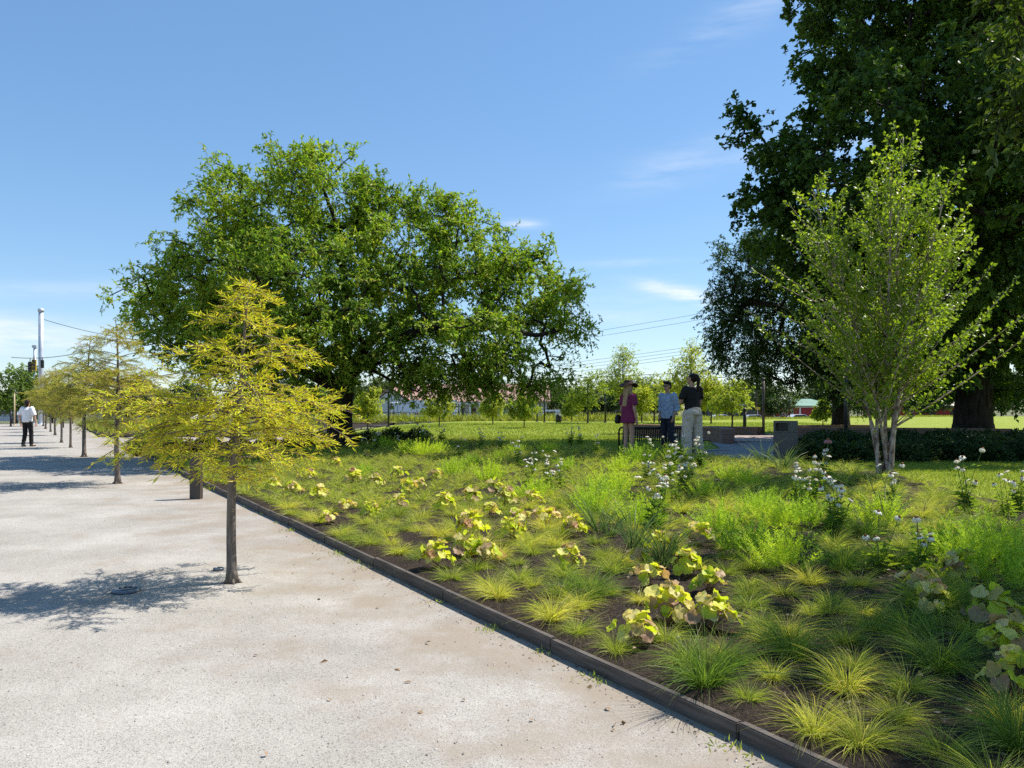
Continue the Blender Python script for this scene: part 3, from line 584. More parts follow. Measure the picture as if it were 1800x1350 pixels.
spec = [(1033, 744, 648, 78, 'broad yellow-green young tree on the lawn right of the spreading tree'), (1095, 738, 600, 62, 'tall narrow young tree behind the woman in the brown hat'), (1150, 741, 655, 70, 'bright yellow young tree between the hat and the patterned shirt'), (1215, 745, 590, 72, 'tall loose young tree rising behind the woman in black'), (1287, 751, 668, 84, 'yellow-green young tree behind the low brick wall'),
        (772, 748, 690, 66, 'small young tree in front of the white trailer'), (921, 752, 690, 60, 'young tree under the right end of the spreading crown'), (866, 746, 690, 50, 'thin young tree in front of the white house porch'), (1128, 742, 680, 40, 'spindly young tree just right of the lamp post on the lawn'), (1185, 744, 672, 50, 'small young tree directly behind the man in the patterned shirt'), (1250, 745, 660, 55, 'slim young tree right of the woman in black'), (1446, 752, 704, 32, 'young tree on the lawn right of the litter bin'), (1004, 741, 700, 36, 'small bushy young tree beside the dark domed bin'),
        (646, 752, 680, 60, 'young tree in shade left of the white trailer'), (590, 750, 690, 50, 'young tree under the left side of the spreading crown'), (1556, 748, 700, 40, 'young tree seen past the birch stems')]
for i, (px, py, top, w, lb) in enumerate(spec):
    Y = (HC - .46) * F / (py - YH); Y = min(Y, far_edge((px - 900) / F * 55) - 1.5); p = ground(px, py) if py > 752 else ((px - 900) / F * Y, Y, .46 if px > 560 else .4)
    h = HC + (YH - top) / F * Y - .45; ww = w / F * Y
    yts.append(small_tree('young_tree', lb, p, h, ww * .95, h * .27, 40 + i, M['lf_young'], GY, 90 + int(24 * h), .14, .9 if i not in (1, 3) else .75))
GF = 'trees along the street beyond the park'
far1 = small_tree('street_tree', 'fresh green tree left of the walking man by the iron fence', (*(at(28, 742, 74)[:2]), -.2), 5.6, 5.4, 1.2, 70, M['lf_young'], GF, 330, .26); kids(far1)[-1]
for c in kids(far1):
    if c.name.startswith('crown'): c.data.materials[0] = leaf('fresh_street_leaf', [(.10, .17, .03), (.15, .23, .04), (.2, .28, .05)], .45)
far2 = small_tree('street_tree', 'round dark street tree behind the white trailer', (*(at(665, 742, 128)[:2]), -1), 7.6, 8, 1.5, 71, M['lf_far'], GF, 420, .36)
fl = [(1070, 122, .95, 'round green tree behind the lamp post with the disc head'), (1125, 130, 1.05, 'dark green tree above the hat and bench'), (1015, 120, .8, 'dark green tree right of the spreading crown by the brown roof'), (1170, 135, .95, 'green tree behind the gap between man and woman in black'), (1250, 138, 1.0, 'green street tree behind the wires right of the woman in black'), (1310, 145, 1.1, 'tree behind the grey building'), (1355, 128, .95, 'bright green tree just left of the red building'), (1445, 150, 1.25, 'tree overtopping the red building'), (1520, 150, 1.3, 'tree beyond the lawn between maple and birch'), (1620, 140, 1.2, 'tree beyond the lawn left of the maple trunk'), (1760, 140, 1.2, 'tree beyond the lawn right of the maple trunk'), (730, 150, 1.15, 'dark tree rising behind the white house gable'), (600, 130, 1.1, 'far tree behind the trunk of the spreading tree'), (530, 120, 1.0, 'far tree behind the front cypress'), (440, 118, .95, 'far tree left of the spreading trunk'), (330, 110, .9, 'far tree behind the second planting bed'), (240, 112, .95, 'far tree behind the row of cypresses'), (92, 105, .85, 'dark tree behind the pale steel pole'), (850, 160, 1.2, 'tree behind the tiled roof'), (960, 150, 1.1, 'tree beyond the right end of the tiled roof'), (-20, 100, .7, 'tree at the far left end of the fence')]
for i, (px, Y, s_, lb) in enumerate(fl): dup(far2, ((px - 900) / F * Y, Y, -1), i * 1.7, (s_ * 1.05, s_ * 1.05, s_ * .95), lb, GF)

# ------------------------------------------------------------------ planting bed
def tuft_mesh(name, n, L, spread, w, mat, seed, stiff=.0):
    r = np.random.default_rng(seed); az = r.uniform(0, 2 * np.pi, n); lean = R(1) * r.uniform(4, spread, n) ** 1.0
    ln = L * np.where(r.random(n) < .12, r.uniform(1.1, 1.4, n), r.uniform(.4, 1.1, n)); k = 5; az = az + .5 * np.sin(3 * az + seed) * r.random(n); wind = r.normal(0, .16, 2); f = np.linspace(0, 1, k)
    out = np.stack([np.cos(az), np.sin(az), np.zeros(n)], 1); b = out * r.uniform(.0, .055, n)[:, None]
    hor = ln[:, None] * (np.sin(lean)[:, None] * f + (.42 - stiff) * f ** 2.3 * np.cos(lean)[:, None]); ver = ln[:, None] * (np.cos(lean)[:, None] * f - (.40 - stiff) * f ** 2.4 * (.4 + np.sin(lean)[:, None]))
    P = b[:, None] + out[:, None] * hor[..., None]; P[..., 2] += np.maximum(ver, .004 * f); P[..., :2] += r.normal(0, .018, (n, 1, 2)) * f[None, :, None] + r.normal(0, .035, (n, 1, 2)) * (f ** 2)[None, :, None] + wind[None, None] * ver[..., None]
    g = Geo(); g.ribbons(P, w * np.array([.8, 1, .9, .6, .12])[None] * r.uniform(.7, 1.2, n)[:, None]); return g.mesh(name, mat)
SED = [tuft_mesh('sedge', 430, .255, 64, .0014, M['lf_sedge'], 100 + i) for i in range(5)] + [tuft_mesh('sedge', 400, .20, 74, .0014, M['lf_sedge'], 110 + i) for i in range(3)]
DRP = [tuft_mesh('dropseed', 520, .34, 56, .0014, M['lf_drop'], 120 + i) for i in range(3)]
STR = [tuft_mesh('strap_grass', 60, .50, 34, .0045, M['lf_strap'], 130 + i, .12) for i in range(2)]

def amsonia(seed):
    r = np.random.default_rng(seed); g = Geo(); PP, DD, LL = [], [], []
    for k in range(64):
        az = r.uniform(0, 6.28); ln = R(r.uniform(3, 50)); L = r.uniform(.22, .40); d = np.array([math.cos(az) * math.sin(ln), math.sin(az) * math.sin(ln), math.cos(ln)]); b0 = d * np.array([.25, .25, 0])
        f = np.sort(r.uniform(.15, 1, 60)); pts = b0 + d * L * f[:, None]; pts[:, :2] += (d[:2] * .12 * L)[None] * (f ** 2)[:, None]
        PP.append(pts); q = r.normal(0, 1, (60, 3)); q[:, 2] *= .4; DD.append(q / np.linalg.norm(q, axis=1, keepdims=True) * .8 + d * .75); LL.append(r.uniform(.03, .06, 60) * (1.1 - .4 * f))
    n = sum(map(len, PP)); g.leaves(np.concatenate(PP), np.concatenate(DD), r.normal(size=(n, 3)) + np.array([0, 0, .6]), np.concatenate(LL), .0066, .1); return g.mesh('foliage', M['lf_amso'])
AMS = [amsonia(200 + i) for i in range(4)]

def round_leaf(g, c, nrm, head, size, r):
    """lobed, slightly cupped leaf with ruffled rim"""
    n = 20; a = np.linspace(0, 2 * np.pi, n, endpoint=False); rad = 1 - .07 * np.cos(a * 3.5) ** 2 - .05 * np.cos(a * 10) - .45 * np.exp(-((a - np.pi) / .35) ** 2)
    nrm = nrm / np.linalg.norm(nrm); u = head - nrm * head.dot(nrm); u /= np.linalg.norm(u); v = np.cross(nrm, u)
    cup = r.uniform(-.12, .28); out = c + size * (np.cos(a) * rad)[:, None] * u + size * (np.sin(a) * rad)[:, None] * v + size * (cup + .13 * np.sin(a * 4 + r.uniform(0, 6)) + r.normal(0, .05, n))[:, None] * nrm
    mid = c + .55 * size * (np.cos(a) * rad)[:, None] * u + .55 * size * (np.sin(a) * rad)[:, None] * v + size * (.3 * cup + .02 * np.sin(a * 5))[:, None] * nrm
    i = np.arange(n); j = (i + 1) % n; g.add(np.concatenate([out, mid, c[None]]), np.stack([i, j, n + j, n + i], 1), np.stack([n + i, n + j, np.full(n, 2 * n)], 1))
def heuchera(seed, nl, size, tall):
    r = np.random.default_rng(seed); lv = Geo(); stm = Geo()
    for k in range(nl):
        az = r.uniform(0, 6.28); el = r.uniform(0, 1); rad = .03 + .145 * el ** .7 * r.uniform(.6, 1.1); z = .06 + tall * (1 - .75 * el ** 1.5) * r.uniform(.6, 1.1); c = np.array([rad * math.cos(az), rad * math.sin(az), z])
        out = np.array([math.cos(az), math.sin(az), -.15]); nr = np.array([math.cos(az) * (.25 + .9 * el), math.sin(az) * (.25 + .9 * el), .75]) + r.normal(0, .35, 3)
        round_leaf(lv, c, nr, out + r.normal(0, .2, 3), size * r.uniform(.6, 1.15), r); stm.tube([(.01 * math.cos(az), .01 * math.sin(az), 0), c * [.4, .4, .6], c], [.0025, .002, .0015], 3, cap=False)
    return lv.mesh('leaves', M['lf_heu'], True), stm.mesh('stems', M['dead'])
HEU = [heuchera(300 + i, n, s_, t_) for i, (n, s_, t_) in enumerate([(34, .062, .2), (26, .055, .17), (40, .058, .24), (22, .06, .2), (30, .066, .26)])]

def flower(seed, mat, droop):
    r = np.random.default_rng(seed); n = 15; a = np.linspace(0, 2 * np.pi, n, endpoint=False) + r.normal(0, .06, n); d = np.stack([np.cos(a), np.sin(a), np.zeros(n)], 1); g = Geo()
    k = 4; f = np.linspace(0, 1, k); L = r.uniform(.040, .048, n); dr = droop * r.uniform(.7, 1.2, n)
    P = d[:, None] * (.011 + L[:, None] * f * np.cos(dr[:, None] * f))[..., None]; P[..., 2] = -L[:, None] * np.sin(dr[:, None] * f) * f
    S = np.stack([-d[:, 1], d[:, 0], d[:, 0] * 0], 1)[:, None] * (np.array([.6, 1, .95, .35]) * .0068)[None, :, None]
    V = np.stack([P - S, P + S], 2).reshape(-1, 3); b = np.arange(n)[:, None, None] * k * 2 + np.arange(k - 1)[None, :, None] * 2; g.add(V, (b + np.array([0, 1, 3, 2])[None, None]).reshape(-1, 4))
    c = Geo(); c.lathe([(.003, -.008), (.014, -.003), (.0165, .004), (.0135, .013), (.007, .0185), (.001, .020)], 12); return g.mesh('petals', mat), c.mesh('cone', M['cone'], True)
FLW = [flower(400, M['petal'], .5), flower(401, M['petal'], .95), flower(402, M['petal'], 1.25)]; FLP = flower(403, M['petal_pink'], .9)
def coneplant(seed, nst, h):
    """stems, lance leaves, and where the heads go"""
    r = np.random.default_rng(seed); s_ = Geo(); lv = Geo(); tips = []; PP, DD, LL = [], [], []
    for k in range(nst):
        az = r.uniform(0, 6.28); hh = h * r.uniform(.5, 1.08); sp = r.uniform(.05, .36) * hh; f = np.linspace(0, 1, 6)
        P = np.stack([.03 * np.cos(az * 3) + np.cos(az) * sp * f ** 1.4, .03 * np.sin(az * 3) + np.sin(az) * sp * f ** 1.4, hh * f], 1); s_.tube(P, .0036 - .0012 * f, 5)
        tips.append((P[-1], P[-1] - P[-2]))
        m = 15; fl_ = np.concatenate([r.uniform(.03, .45, 10), r.uniform(.4, .85, 5)]); q = np.stack([np.interp(fl_, f, P[:, j]) for j in range(3)], 1); a2 = r.uniform(0, 6.28, m)
        PP.append(q); DD.append(np.stack([np.cos(a2), np.sin(a2), r.uniform(.1, .9, m)], 1)); LL.append(r.uniform(.07, .15, m) * (1.15 - .6 * fl_))
    PP = np.concatenate(PP); DD = np.concatenate(DD); LL = np.concatenate(LL); lv.leaves(PP, DD, r.normal(0, .3, PP.shape) + np.array([0, 0, 1]), LL, LL * .24, .12, .3)
    return s_.mesh('stems', M['stem']), lv.mesh('leaves', M['lf_cone']), tips
CON = [coneplant(500 + i, n, h) for i, (n, h) in enumerate([(6, .56), (8, .6), (5, .5), (9, .64), (4, .55), (7, .52)])]

marks = [('front cypress', 408, 1025), ('brown bollard', 345, 877), ('birch', 1555, 840), ('litter bin', 1381, 806), ('black bench', 1150, 790), ('woman in black', 1217, 806), ('lower right corner', 1790, 1340), ('second cypress', 207, 850), ('spreading tree', 596, 760)]
marks = [(a, *ground(b, c)[:2]) for a, b, c in marks]
_rank = {}
def near_label(items, fmt):
    """labels by closeness to a landmark: items are (x, y, extra words)"""
    out = [None] * len(items); by = {}
    for i, (x, y, _) in enumerate(items):
        m = min(marks, key=lambda q: math.hypot(q[1] - x, q[2] - y)); by.setdefault(m[0], []).append((math.hypot(m[1] - x, m[2] - y), i))
    for m, L in by.items():
        for k, (_, i) in enumerate(sorted(L)): out[i] = fmt.format(look=items[i][2], n=('nearest' if k == 0 else nth(k + 1) + ' nearest'), m='the ' + m)
    return out
taken = []
heu_px = [(515, 872), (480, 862), (545, 846), (578, 926), (652, 916), (716, 872), (645, 806), (590, 826), (765, 848), (828, 952), (818, 984), (862, 914), (890, 894), (912, 930), (768, 1006), (936, 892), (1118, 1140), (1178, 1105), (1140, 1040), (1205, 1020), (1252, 1112), (1228, 964), (1640, 1092), (1618, 1058), (1690, 1040), (1745, 1110), (1792, 1236), (1770, 1180), (1128, 1000), (1165, 985), (1248, 1050), (700, 900), (620, 850), (735, 862), (780, 905), (830, 890), (700, 845), (660, 860), (960, 930), (1010, 950), (870, 872), (560, 880), (1000, 1010), (610, 905), (900, 960), (850, 1000)]
con_px = [(700, 792), (662, 794), (640, 798), (745, 786), (810, 806), (936, 836), (962, 842), (912, 822), (985, 862), (1003, 788), (1018, 784), (880, 792), (845, 790), (1160, 915), (1190, 890), (1200, 868), (1176, 850), (1215, 850), (1150, 940), (1182, 836), (1142, 815), (1165, 900), (1400, 880), (1424, 888), (1440, 876), (1410, 905), (1465, 930), (1474, 950), (1545, 1010), (1618, 1018), (1570, 905), (1700, 905), (1768, 915), (1790, 905), (1450, 850), (965, 870), (1195, 815), (1232, 830), (930, 860), (775, 782), (1050, 800), (1140, 850)]
ams_px = [(860, 850), (880, 812), (908, 800), (770, 800), (1062, 890), (1046, 912), (1280, 850), (1312, 860), (1334, 918), (1370, 936), (1312, 980), (1378, 1006), (1352, 905), (1700, 1016), (1735, 1000), (1792, 1042), (1184, 812), (1122, 818), (742, 804), (675, 790), (1075, 868), (720, 800), (1420, 930), (1660, 985), (960, 800), (1540, 930), (830, 822), (940, 880), (1000, 830), (1090, 830), (1240, 880), (1130, 930), (800, 840), (1265, 940), (640, 840)]
drp_px = [(1040, 1060), (1650, 1190), (1640, 1090), (1395, 1165), (1600, 1130), (1740, 960), (1520, 950), (1700, 1080), (1330, 890), (1580, 1000), (1480, 1010), (1240, 1215), (1790, 1330)]
str_px = [(1070, 950), (1052, 940), (1112, 975), (1030, 900), (1165, 1000), (1560, 930), (1345, 820), (1375, 830)]
def pts(L): return [ground(*p) for p in L]
items = []
hp = pts(heu_px); hl = near_label([(x, y, 'lime and cream coral bells' if i % 3 else 'yellow and rust coral bells') for i, (x, y, z) in enumerate(hp)], 'low {look}, {n} to {m}')
for i, ((x, y, z), lb) in enumerate(zip(hp, hl)):
    t = thing('coral_bells', lb, 'plant', (x, y, z + .02), rng.uniform(0, 6.28), 'lime-leaved coral bells in the bed'); t.scale = (rng.uniform(.72, 1.0),) * 3
    a, b_ = HEU[i % 5]; obj('leaves', a, t); obj('stems', b_, t); taken.append((x, y, .2))
cp = pts(con_px); cl = near_label([(x, y, f'{"sparse" if len(CON[i % 6][2]) < 6 else "full"} white coneflower clump') for i, (x, y, z) in enumerate(cp)], '{look}, {n} to {m}')
for i, ((x, y, z), lb) in enumerate(zip(cp, cl)):
    t = thing('coneflower', lb, 'flower', (x, y, z + .01), rng.uniform(0, 6.28), 'white coneflowers in the bed'); s_ = rng.uniform(.85, 1.12); t.scale = (s_,) * 3; st_, lv_, tips = CON[i % 6]
    obj('stems', st_, t); obj('leaves', lv_, t)
    for k, (p, d) in enumerate(tips):
        a, b_ = FLW[(k + i) % 3]
        if k > 7: continue
        o = obj('flower_head', a, t, p); d = Vector(d).normalized(); o.rotation_mode = 'QUATERNION'; o.rotation_quaternion = Vector((0, 0, 1)).rotation_difference((d + Vector(rng.normal(0, .25, 3))).normalized()); o.scale = (rng.uniform(.65, .95),) * 3; obj('cone', b_, o)
    taken.append((x, y, .15))
x, y, z = ground(1452, 845); t = thing('coneflower', 'single pink coneflower bloom on a tall stem in front of the dark shrubs', 'flower', (x, y, z)); g = Geo(); f = np.linspace(0, 1, 5); g.tube(np.stack([.03 * f, 0 * f, .62 * f], 1), .004, 5); part('stems', g, M['stem'], t)
o = obj('flower_head', FLP[0], t, (.03, 0, .62)); o.scale = (1.5,) * 3; obj('cone', FLP[1], o)
ap = pts(ams_px); al = near_label([(x, y, 'bright green feathery clump' if i % 2 else 'bushy yellow-green feathery clump') for i, (x, y, z) in enumerate(ap)], '{look}, {n} to {m}')
for i, ((x, y, z), lb) in enumerate(zip(ap, al)):
    o = obj('bluestar_plant', AMS[i % 4], None, (x, y, z + .01), rng.uniform(0, 6.28)); s_ = rng.uniform(.75, 1.1); o.scale = (s_, s_, s_ * rng.uniform(.95, 1.2)); tagit(o, lb, 'plant', 'feathery bluestar clumps in the bed'); taken.append((x, y, .22 * s_))
for nm, ms, pp, look, cat, grp in (('dropseed_grass', DRP, drp_px, 'tall dark green fine grass clump', 'grass clump', 'dark fine grasses in the bed'), ('strap_grass', STR, str_px, 'upright blue-green broad-bladed grass clump', 'grass clump', 'broad-bladed grasses in the bed')):
    P_ = pts(pp); L_ = near_label([(x, y, look) for x, y, z in P_], '{look}, {n} to {m}')
    for i, ((x, y, z), lb) in enumerate(zip(P_, L_)):
        o = obj(nm, ms[i % len(ms)], None, (x, y, z + .01), rng.uniform(0, 6.28)); o.scale = (rng.uniform(.9, 1.2),) * 3; tagit(o, lb, cat, grp); taken.append((x, y, .2))
# sedge tufts in loose rows parallel to the edging
T_ = np.array(taken); rows = {}
for row, s0 in enumerate(np.arange(.26, 9.2, .37)):
    t0 = -3.0 + (.22 if row % 2 else 0)
    for t in np.arange(t0, 31, .355):
        s1 = s0 + rng.normal(0, .07); t1 = t + rng.normal(0, .08)
        if s1 > sback(t1) - .15: continue
        x, y = st(s1, t1)
        if y < 2.2 or abs(x) > .68 * y + .3 or (np.hypot(T_[:, 0] - x, T_[:, 1] - y) < T_[:, 2]).any(): continue
        dens = .93 + .03 * sst((y - 5.5) / 3)
        if rng.random() > dens: continue
        rows.setdefault(row, []).append((t1, x, y))
allp = [(y * y + x * x, row, k) for row, L in rows.items() for k, (t1, x, y) in enumerate(sorted(L))]
keepers = {(r_, k) for _, r_, k in sorted(allp)[:285]}
drift = Geo(); tones = ['pale straw-green', 'yellow-green', 'soft green', 'wispy olive']
raw = []
for me in SED[:4]:
    V = np.zeros(len(me.vertices) * 3, np.float32); me.vertices.foreach_get('co', V); V = V.reshape(-1, 10, 3)[::3].reshape(-1, 3)
    n = len(V) // 10; b = np.arange(n)[:, None, None] * 10 + np.arange(4)[None, :, None] * 2; raw.append((V, (b + np.array([0, 1, 3, 2])[None, None]).reshape(-1, 4)))
for row, L in rows.items():
    for k, (t1, x, y) in enumerate(sorted(L)):
        z = gz(x, y) + .015; s_ = rng.uniform(.6, 1.02); a = rng.uniform(0, 6.28)
        if (row, k) in keepers:
            o = obj('sedge_tuft', SED[rng.integers(8)], None, (x, y, z), a); o.scale = (s_, s_, s_ * rng.uniform(.85, 1.15))
            size = 'small' if s_ < .74 else 'large' if s_ > .9 else 'medium'
            tagit(o, f'{size} fine-bladed sedge tuft, {nth(k + 1)} along the {nth(row + 1)} row back from the edging', 'grass tuft', 'sedge tufts planted in rows')
        else:
            V, Q = raw[rng.integers(4)]; c, sn = math.cos(a), math.sin(a); W_ = V.copy() * s_ * .95; W_ = np.stack([W_[:, 0] * c - W_[:, 1] * sn + x, W_[:, 0] * sn + W_[:, 1] * c + y, W_[:, 2] + z], 1); W_ = W_.reshape(-1, 5, 2, 3); m_ = W_.mean(2, keepdims=True); W_ = (m_ + (W_ - m_) * 2.2).reshape(-1, 3); drift.add(W_, Q)
stuff('sedge_drift', drift, M['lf_sedge'], 'mass of distant sedge filling the far half of the bed', 'ground cover')
# bark chips, dead leaves, little weeds
n = 26000; tt_ = -2 + 14 * rng.random(n) ** 1.3; ss = rng.uniform(.05, 1, n) * np.minimum(sback(tt_), 7.5); ss = np.where(rng.random(n) < .05, -np.abs(rng.normal(0, .10, n)) - .03, ss); X, Y = st(ss, tt_)
g = Geo(); D = rng.normal(size=(n, 3)); D[:, 2] *= .35; L = rng.uniform(.012, .05, n) * np.where(ss < 0, .5, 1); g.leaves(np.column_stack([X, Y, terr(X, Y) + np.where(ss < 0, .004, .03 + rng.uniform(0, .02, n))]), D, rng.normal(0, .5, (n, 3)) + np.array([0, 0, 1]), L, rng.uniform(.004, .013, n), .05)
stuff('mulch_chips', g, M['chips'], 'dark shredded bark chips strewn over the bed', 'mulch')
n = 380; tt_ = rng.uniform(-2, 10, n); X, Y = st(np.where(np.arange(n) < 300, rng.uniform(.1, 5, n), -np.abs(rng.normal(0, .9, n)) - .05), tt_); g = Geo(); D = rng.normal(size=(n, 3)); D[:, 2] *= .3
g.leaves(np.column_stack([X, Y, terr(X, Y) + np.where(s_of(X, Y) > 0, .055, .006)]), D, rng.normal(0, .5, (n, 3)) + np.array([0, 0, 1]), rng.uniform(.025, .06, n), rng.uniform(.015, .03, n), .2); stuff('leaf_litter', g, M['dead'], 'scattered dry brown leaves lying on the mulch and along the path edge', 'leaf litter')
n = 700; c = rng.uniform(-1, 26, 45); tt_ = rng.choice(c, n) + rng.normal(0, .05, n); X, Y = st(-.05 - np.abs(rng.normal(0, .07, n)), tt_); g = Geo(); D = rng.normal(size=(n, 3)) * .6 + np.array([0, 0, .8])
g.leaves(np.column_stack([X, Y, np.full(n, .003)]), D, rng.normal(size=(n, 3)), rng.uniform(.02, .05, n), .008, .1); stuff('path_weeds', g, M['lf_sedge'], 'tiny weeds sprouting along the foot of the edging', 'weeds')
n = 2600; Y = 2.4 + 11 * rng.random(n) ** 1.6; X = rng.uniform(-.75, .6, n) * Y; k_ = s_of(X, Y) < -.08; X, Y = X[k_], Y[k_]; n = len(X); g = Geo()
sz = rng.uniform(.0025, .0075, n); oc = np.array([[1, 0, 0], [-1, 0, 0], [0, 1, 0], [0, -1, 0], [0, 0, .8], [0, 0, -.4]]); V = np.column_stack([X, Y, np.full(n, .002)])[:, None] + sz[:, None, None] * oc[None] * rng.uniform(.6, 1.3, (n, 6, 1))
ft = np.array([[0, 2, 4], [2, 1, 4], [1, 3, 4], [3, 0, 4]]); g.add(V.reshape(-1, 3), (np.arange(n)[:, None, None] * 6 + ft[None]).reshape(-1, 3)); stuff('loose_stones', g, leaf('loose_stone', [(.22, .19, .16), (.36, .33, .29), (.55, .52, .48)], 0), 'loose small stones scattered over the gravel', 'gravel')
# lawn blades (near strips)
def blades(n, xs, ys, h, w, cond):
    X = rng.uniform(*xs, n); Y = rng.uniform(*ys, n); k_ = cond(X, Y); X, Y = X[k_], Y[k_]; n = len(X); a = rng.uniform(0, 6.28, n); L = h * rng.uniform(.5, 1.2, n)
    D = np.stack([np.cos(a) * .5, np.sin(a) * .5, np.ones(n)], 1); return np.column_stack([X, Y, terr(X, Y) - .02]), D, L, w
cond = lambda x, y: (s_of(x, y) > sback(t_of(x, y)) + .02) & (np.abs(x) < .69 * y)
g = Geo()
for n, xs, ys, h, w in ((90000, (3.5, 12), (8, 17), .06, .007), (90000, (-8, 12), (17, 30), .07, .014), (50000, (-8, 20), (30, 55), .07, .03)):
    P, D, L, w = blades(n, xs, ys, h, w, cond)
    pave = ((P[:, 0] > 2.6) & (P[:, 0] < 11) & (P[:, 1] > 16.6) & (P[:, 1] < 30) & (P[:, 0] > .22 * P[:, 1]) & (P[:, 0] < .375 * P[:, 1]))
    P, D, L = P[~pave], D[~pave], L[~pave]; g.leaves(P, D, rng.normal(size=P.shape), L, w, .1)
stuff('lawn_grass', g, M['lf_grass'], 'short mown lawn grass beyond the bed', 'grass')
# dark leafy shrubs: under the spreading tree and as a hedge on the right
def shrub_mesh(seed, n, rx, rz_, ll):
    r = np.random.default_rng(seed); d = r.normal(size=(n, 3)); d /= np.linalg.norm(d, axis=1, keepdims=True); d[:, 2] = np.abs(d[:, 2]); rr = r.uniform(.55, 1, n) ** .6; lump = 1 + .18 * np.sin(5 * np.arctan2(d[:, 1], d[:, 0]) + seed) * np.sin(4 * d[:, 2])
    P = d * (rr * lump)[:, None] * np.array([rx, rx, rz_]); g = Geo(); L = ll * r.uniform(.6, 1.3, n); g.leaves(P, d + r.normal(0, .7, (n, 3)), d + r.normal(0, .5, (n, 3)), L, L * .42, .2); return g
shr = []
for i in range(3):
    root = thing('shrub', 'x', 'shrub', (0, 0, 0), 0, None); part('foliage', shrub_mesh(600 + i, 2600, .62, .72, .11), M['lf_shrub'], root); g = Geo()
    for k in range(9):
        a = k * .7; g.tube([(0, 0, 0), (.25 * math.cos(a), .25 * math.sin(a), .35), (.42 * math.cos(a), .42 * math.sin(a), .6)], [.012, .009, .004], 5)
    part('stems', g, M['bark'], root); shr.append(root)
hp_ = []
for row, (Y0, n, px0, px1) in enumerate(((16.4, 9, 1425, 1830), (18.2, 10, 1432, 1840), (20.2, 9, 1440, 1850))):
    for k in range(n): px = px0 + (px1 - px0) * k / (n - 1); hp_.append(((px - 900) / F * Y0 + rng.normal(0, .08), Y0 + rng.normal(0, .15), row, k))
used = [False] * 3
def put_shrub(i, loc, s_, lb, grp):
    v = i % 3
    if not used[v]: used[v] = True; o = shr[v]; o.location = loc; o['label'] = lb; o['group'] = grp; o.scale = s_; o.rotation_euler.z = i
    else: o = dup(shr[v], loc, i * 1.3, s_, lb, grp)
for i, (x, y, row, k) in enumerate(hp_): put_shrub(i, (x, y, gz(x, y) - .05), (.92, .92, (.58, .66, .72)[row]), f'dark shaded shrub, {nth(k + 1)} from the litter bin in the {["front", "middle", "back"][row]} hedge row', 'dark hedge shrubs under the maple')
up = [(330, 800), (365, 795), (300, 796), (270, 797), (420, 796), (470, 792), (520, 790), (560, 788), (610, 786), (650, 782), (690, 780), (735, 778), (590, 775), (545, 776), (255, 794)]
P_ = pts(up); L_ = near_label([(x, y, 'dark green leafy shrub') for x, y, z in P_], '{look}, {n} to {m}')
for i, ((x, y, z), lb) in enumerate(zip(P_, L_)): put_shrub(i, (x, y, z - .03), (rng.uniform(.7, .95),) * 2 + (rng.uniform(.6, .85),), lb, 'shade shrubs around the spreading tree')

# meadow strip at the far side of the lawn and the second bed
def meadow(P, n, h, wspread, rfac=.3):
    g = Geo(); i = rng.integers(0, len(P), n); Q = P[i] + rng.normal(0, wspread, (n, 3)) * np.array([1, 1, 0]); D = rng.normal(0, .6, (n, 3)) + np.array([0, 0, .8]); L = h * rng.uniform(.5, 1.2, n) * np.interp(Q[:, 0], [8, 24], [1, rfac]); g.leaves(Q, D, rng.normal(size=(n, 3)), L, rng.uniform(.05, .10, n), .1); return g
xs = np.linspace(-16, 52, 500); P = np.stack([xs, far_edge(xs) + .8, np.full(500, .42)], 1)
stuff('meadow_planting', meadow(P, 16000, .72, .75), M['lf_meadow'], 'strip of tall yellow-green perennials along the far lawn edge', 'plants')
n0 = 1600; tt_ = rng.uniform(48, 80, n0); ss = rng.uniform(.3, 12, n0); X, Y = st(ss, tt_); k_ = (Y > 41.2) & (X < -9); P = np.stack([X, Y, .1 + 0 * X], 1)[k_]
stuff('second_bed_planting', meadow(P, 9000, .6, .35), M['lf_meadow'], 'yellow-green low planting of the second bed beyond the cross path', 'plants')

# ------------------------------------------------------------------ furniture and objects
x, y, z = ground(345, 877)
t = thing('bollard', 'square brown steel bollard standing on gravel beside the edging', 'bollard', (x, y, 0), -.12); g = Geo(); g.bbox(0, 0, .375, .185, .11, .75, .006); part('post', g, M['bollard'], t); g = Geo(); g.bbox(0, 0, .757, .195, .12, .014, .004); part('cap', g, M['bollard'], t)
g = Geo(); g.bbox(-.095, 0, .62, .006, .05, .03, .002); part('lens', g, M['glass'], t)
for px, py, lb in ((290, 767, 'small dark bollard at the corner of the second bed'), (110, 752, 'dark bollard by the row of far cypress trunks')):
    x, y, z = ground(px, py); dup(t, (x, y, 0), .3, 1, lb)
def disc(px, py, r, lb):
    x, y, z = ground(px, py); t = thing('ground_light', lb, 'light', (x, y, 0)); g = Geo(); g.lathe([(r, 0), (r, .018), (r * .96, .026), (r * .78, .028), (r * .76, .022)], 28); part('rim', g, M['discmetal'], t, True); g = Geo(); g.lathe([(r * .75, .02), (r * .74, .023), (.001, .027)], 28); part('lens', g, M['glass'], t, True)
disc(222, 1041, .115, 'flat round metal ground light lying in the cypress shadow'); disc(384, 1003, .05, 'small round metal cap set in the gravel behind the front cypress')
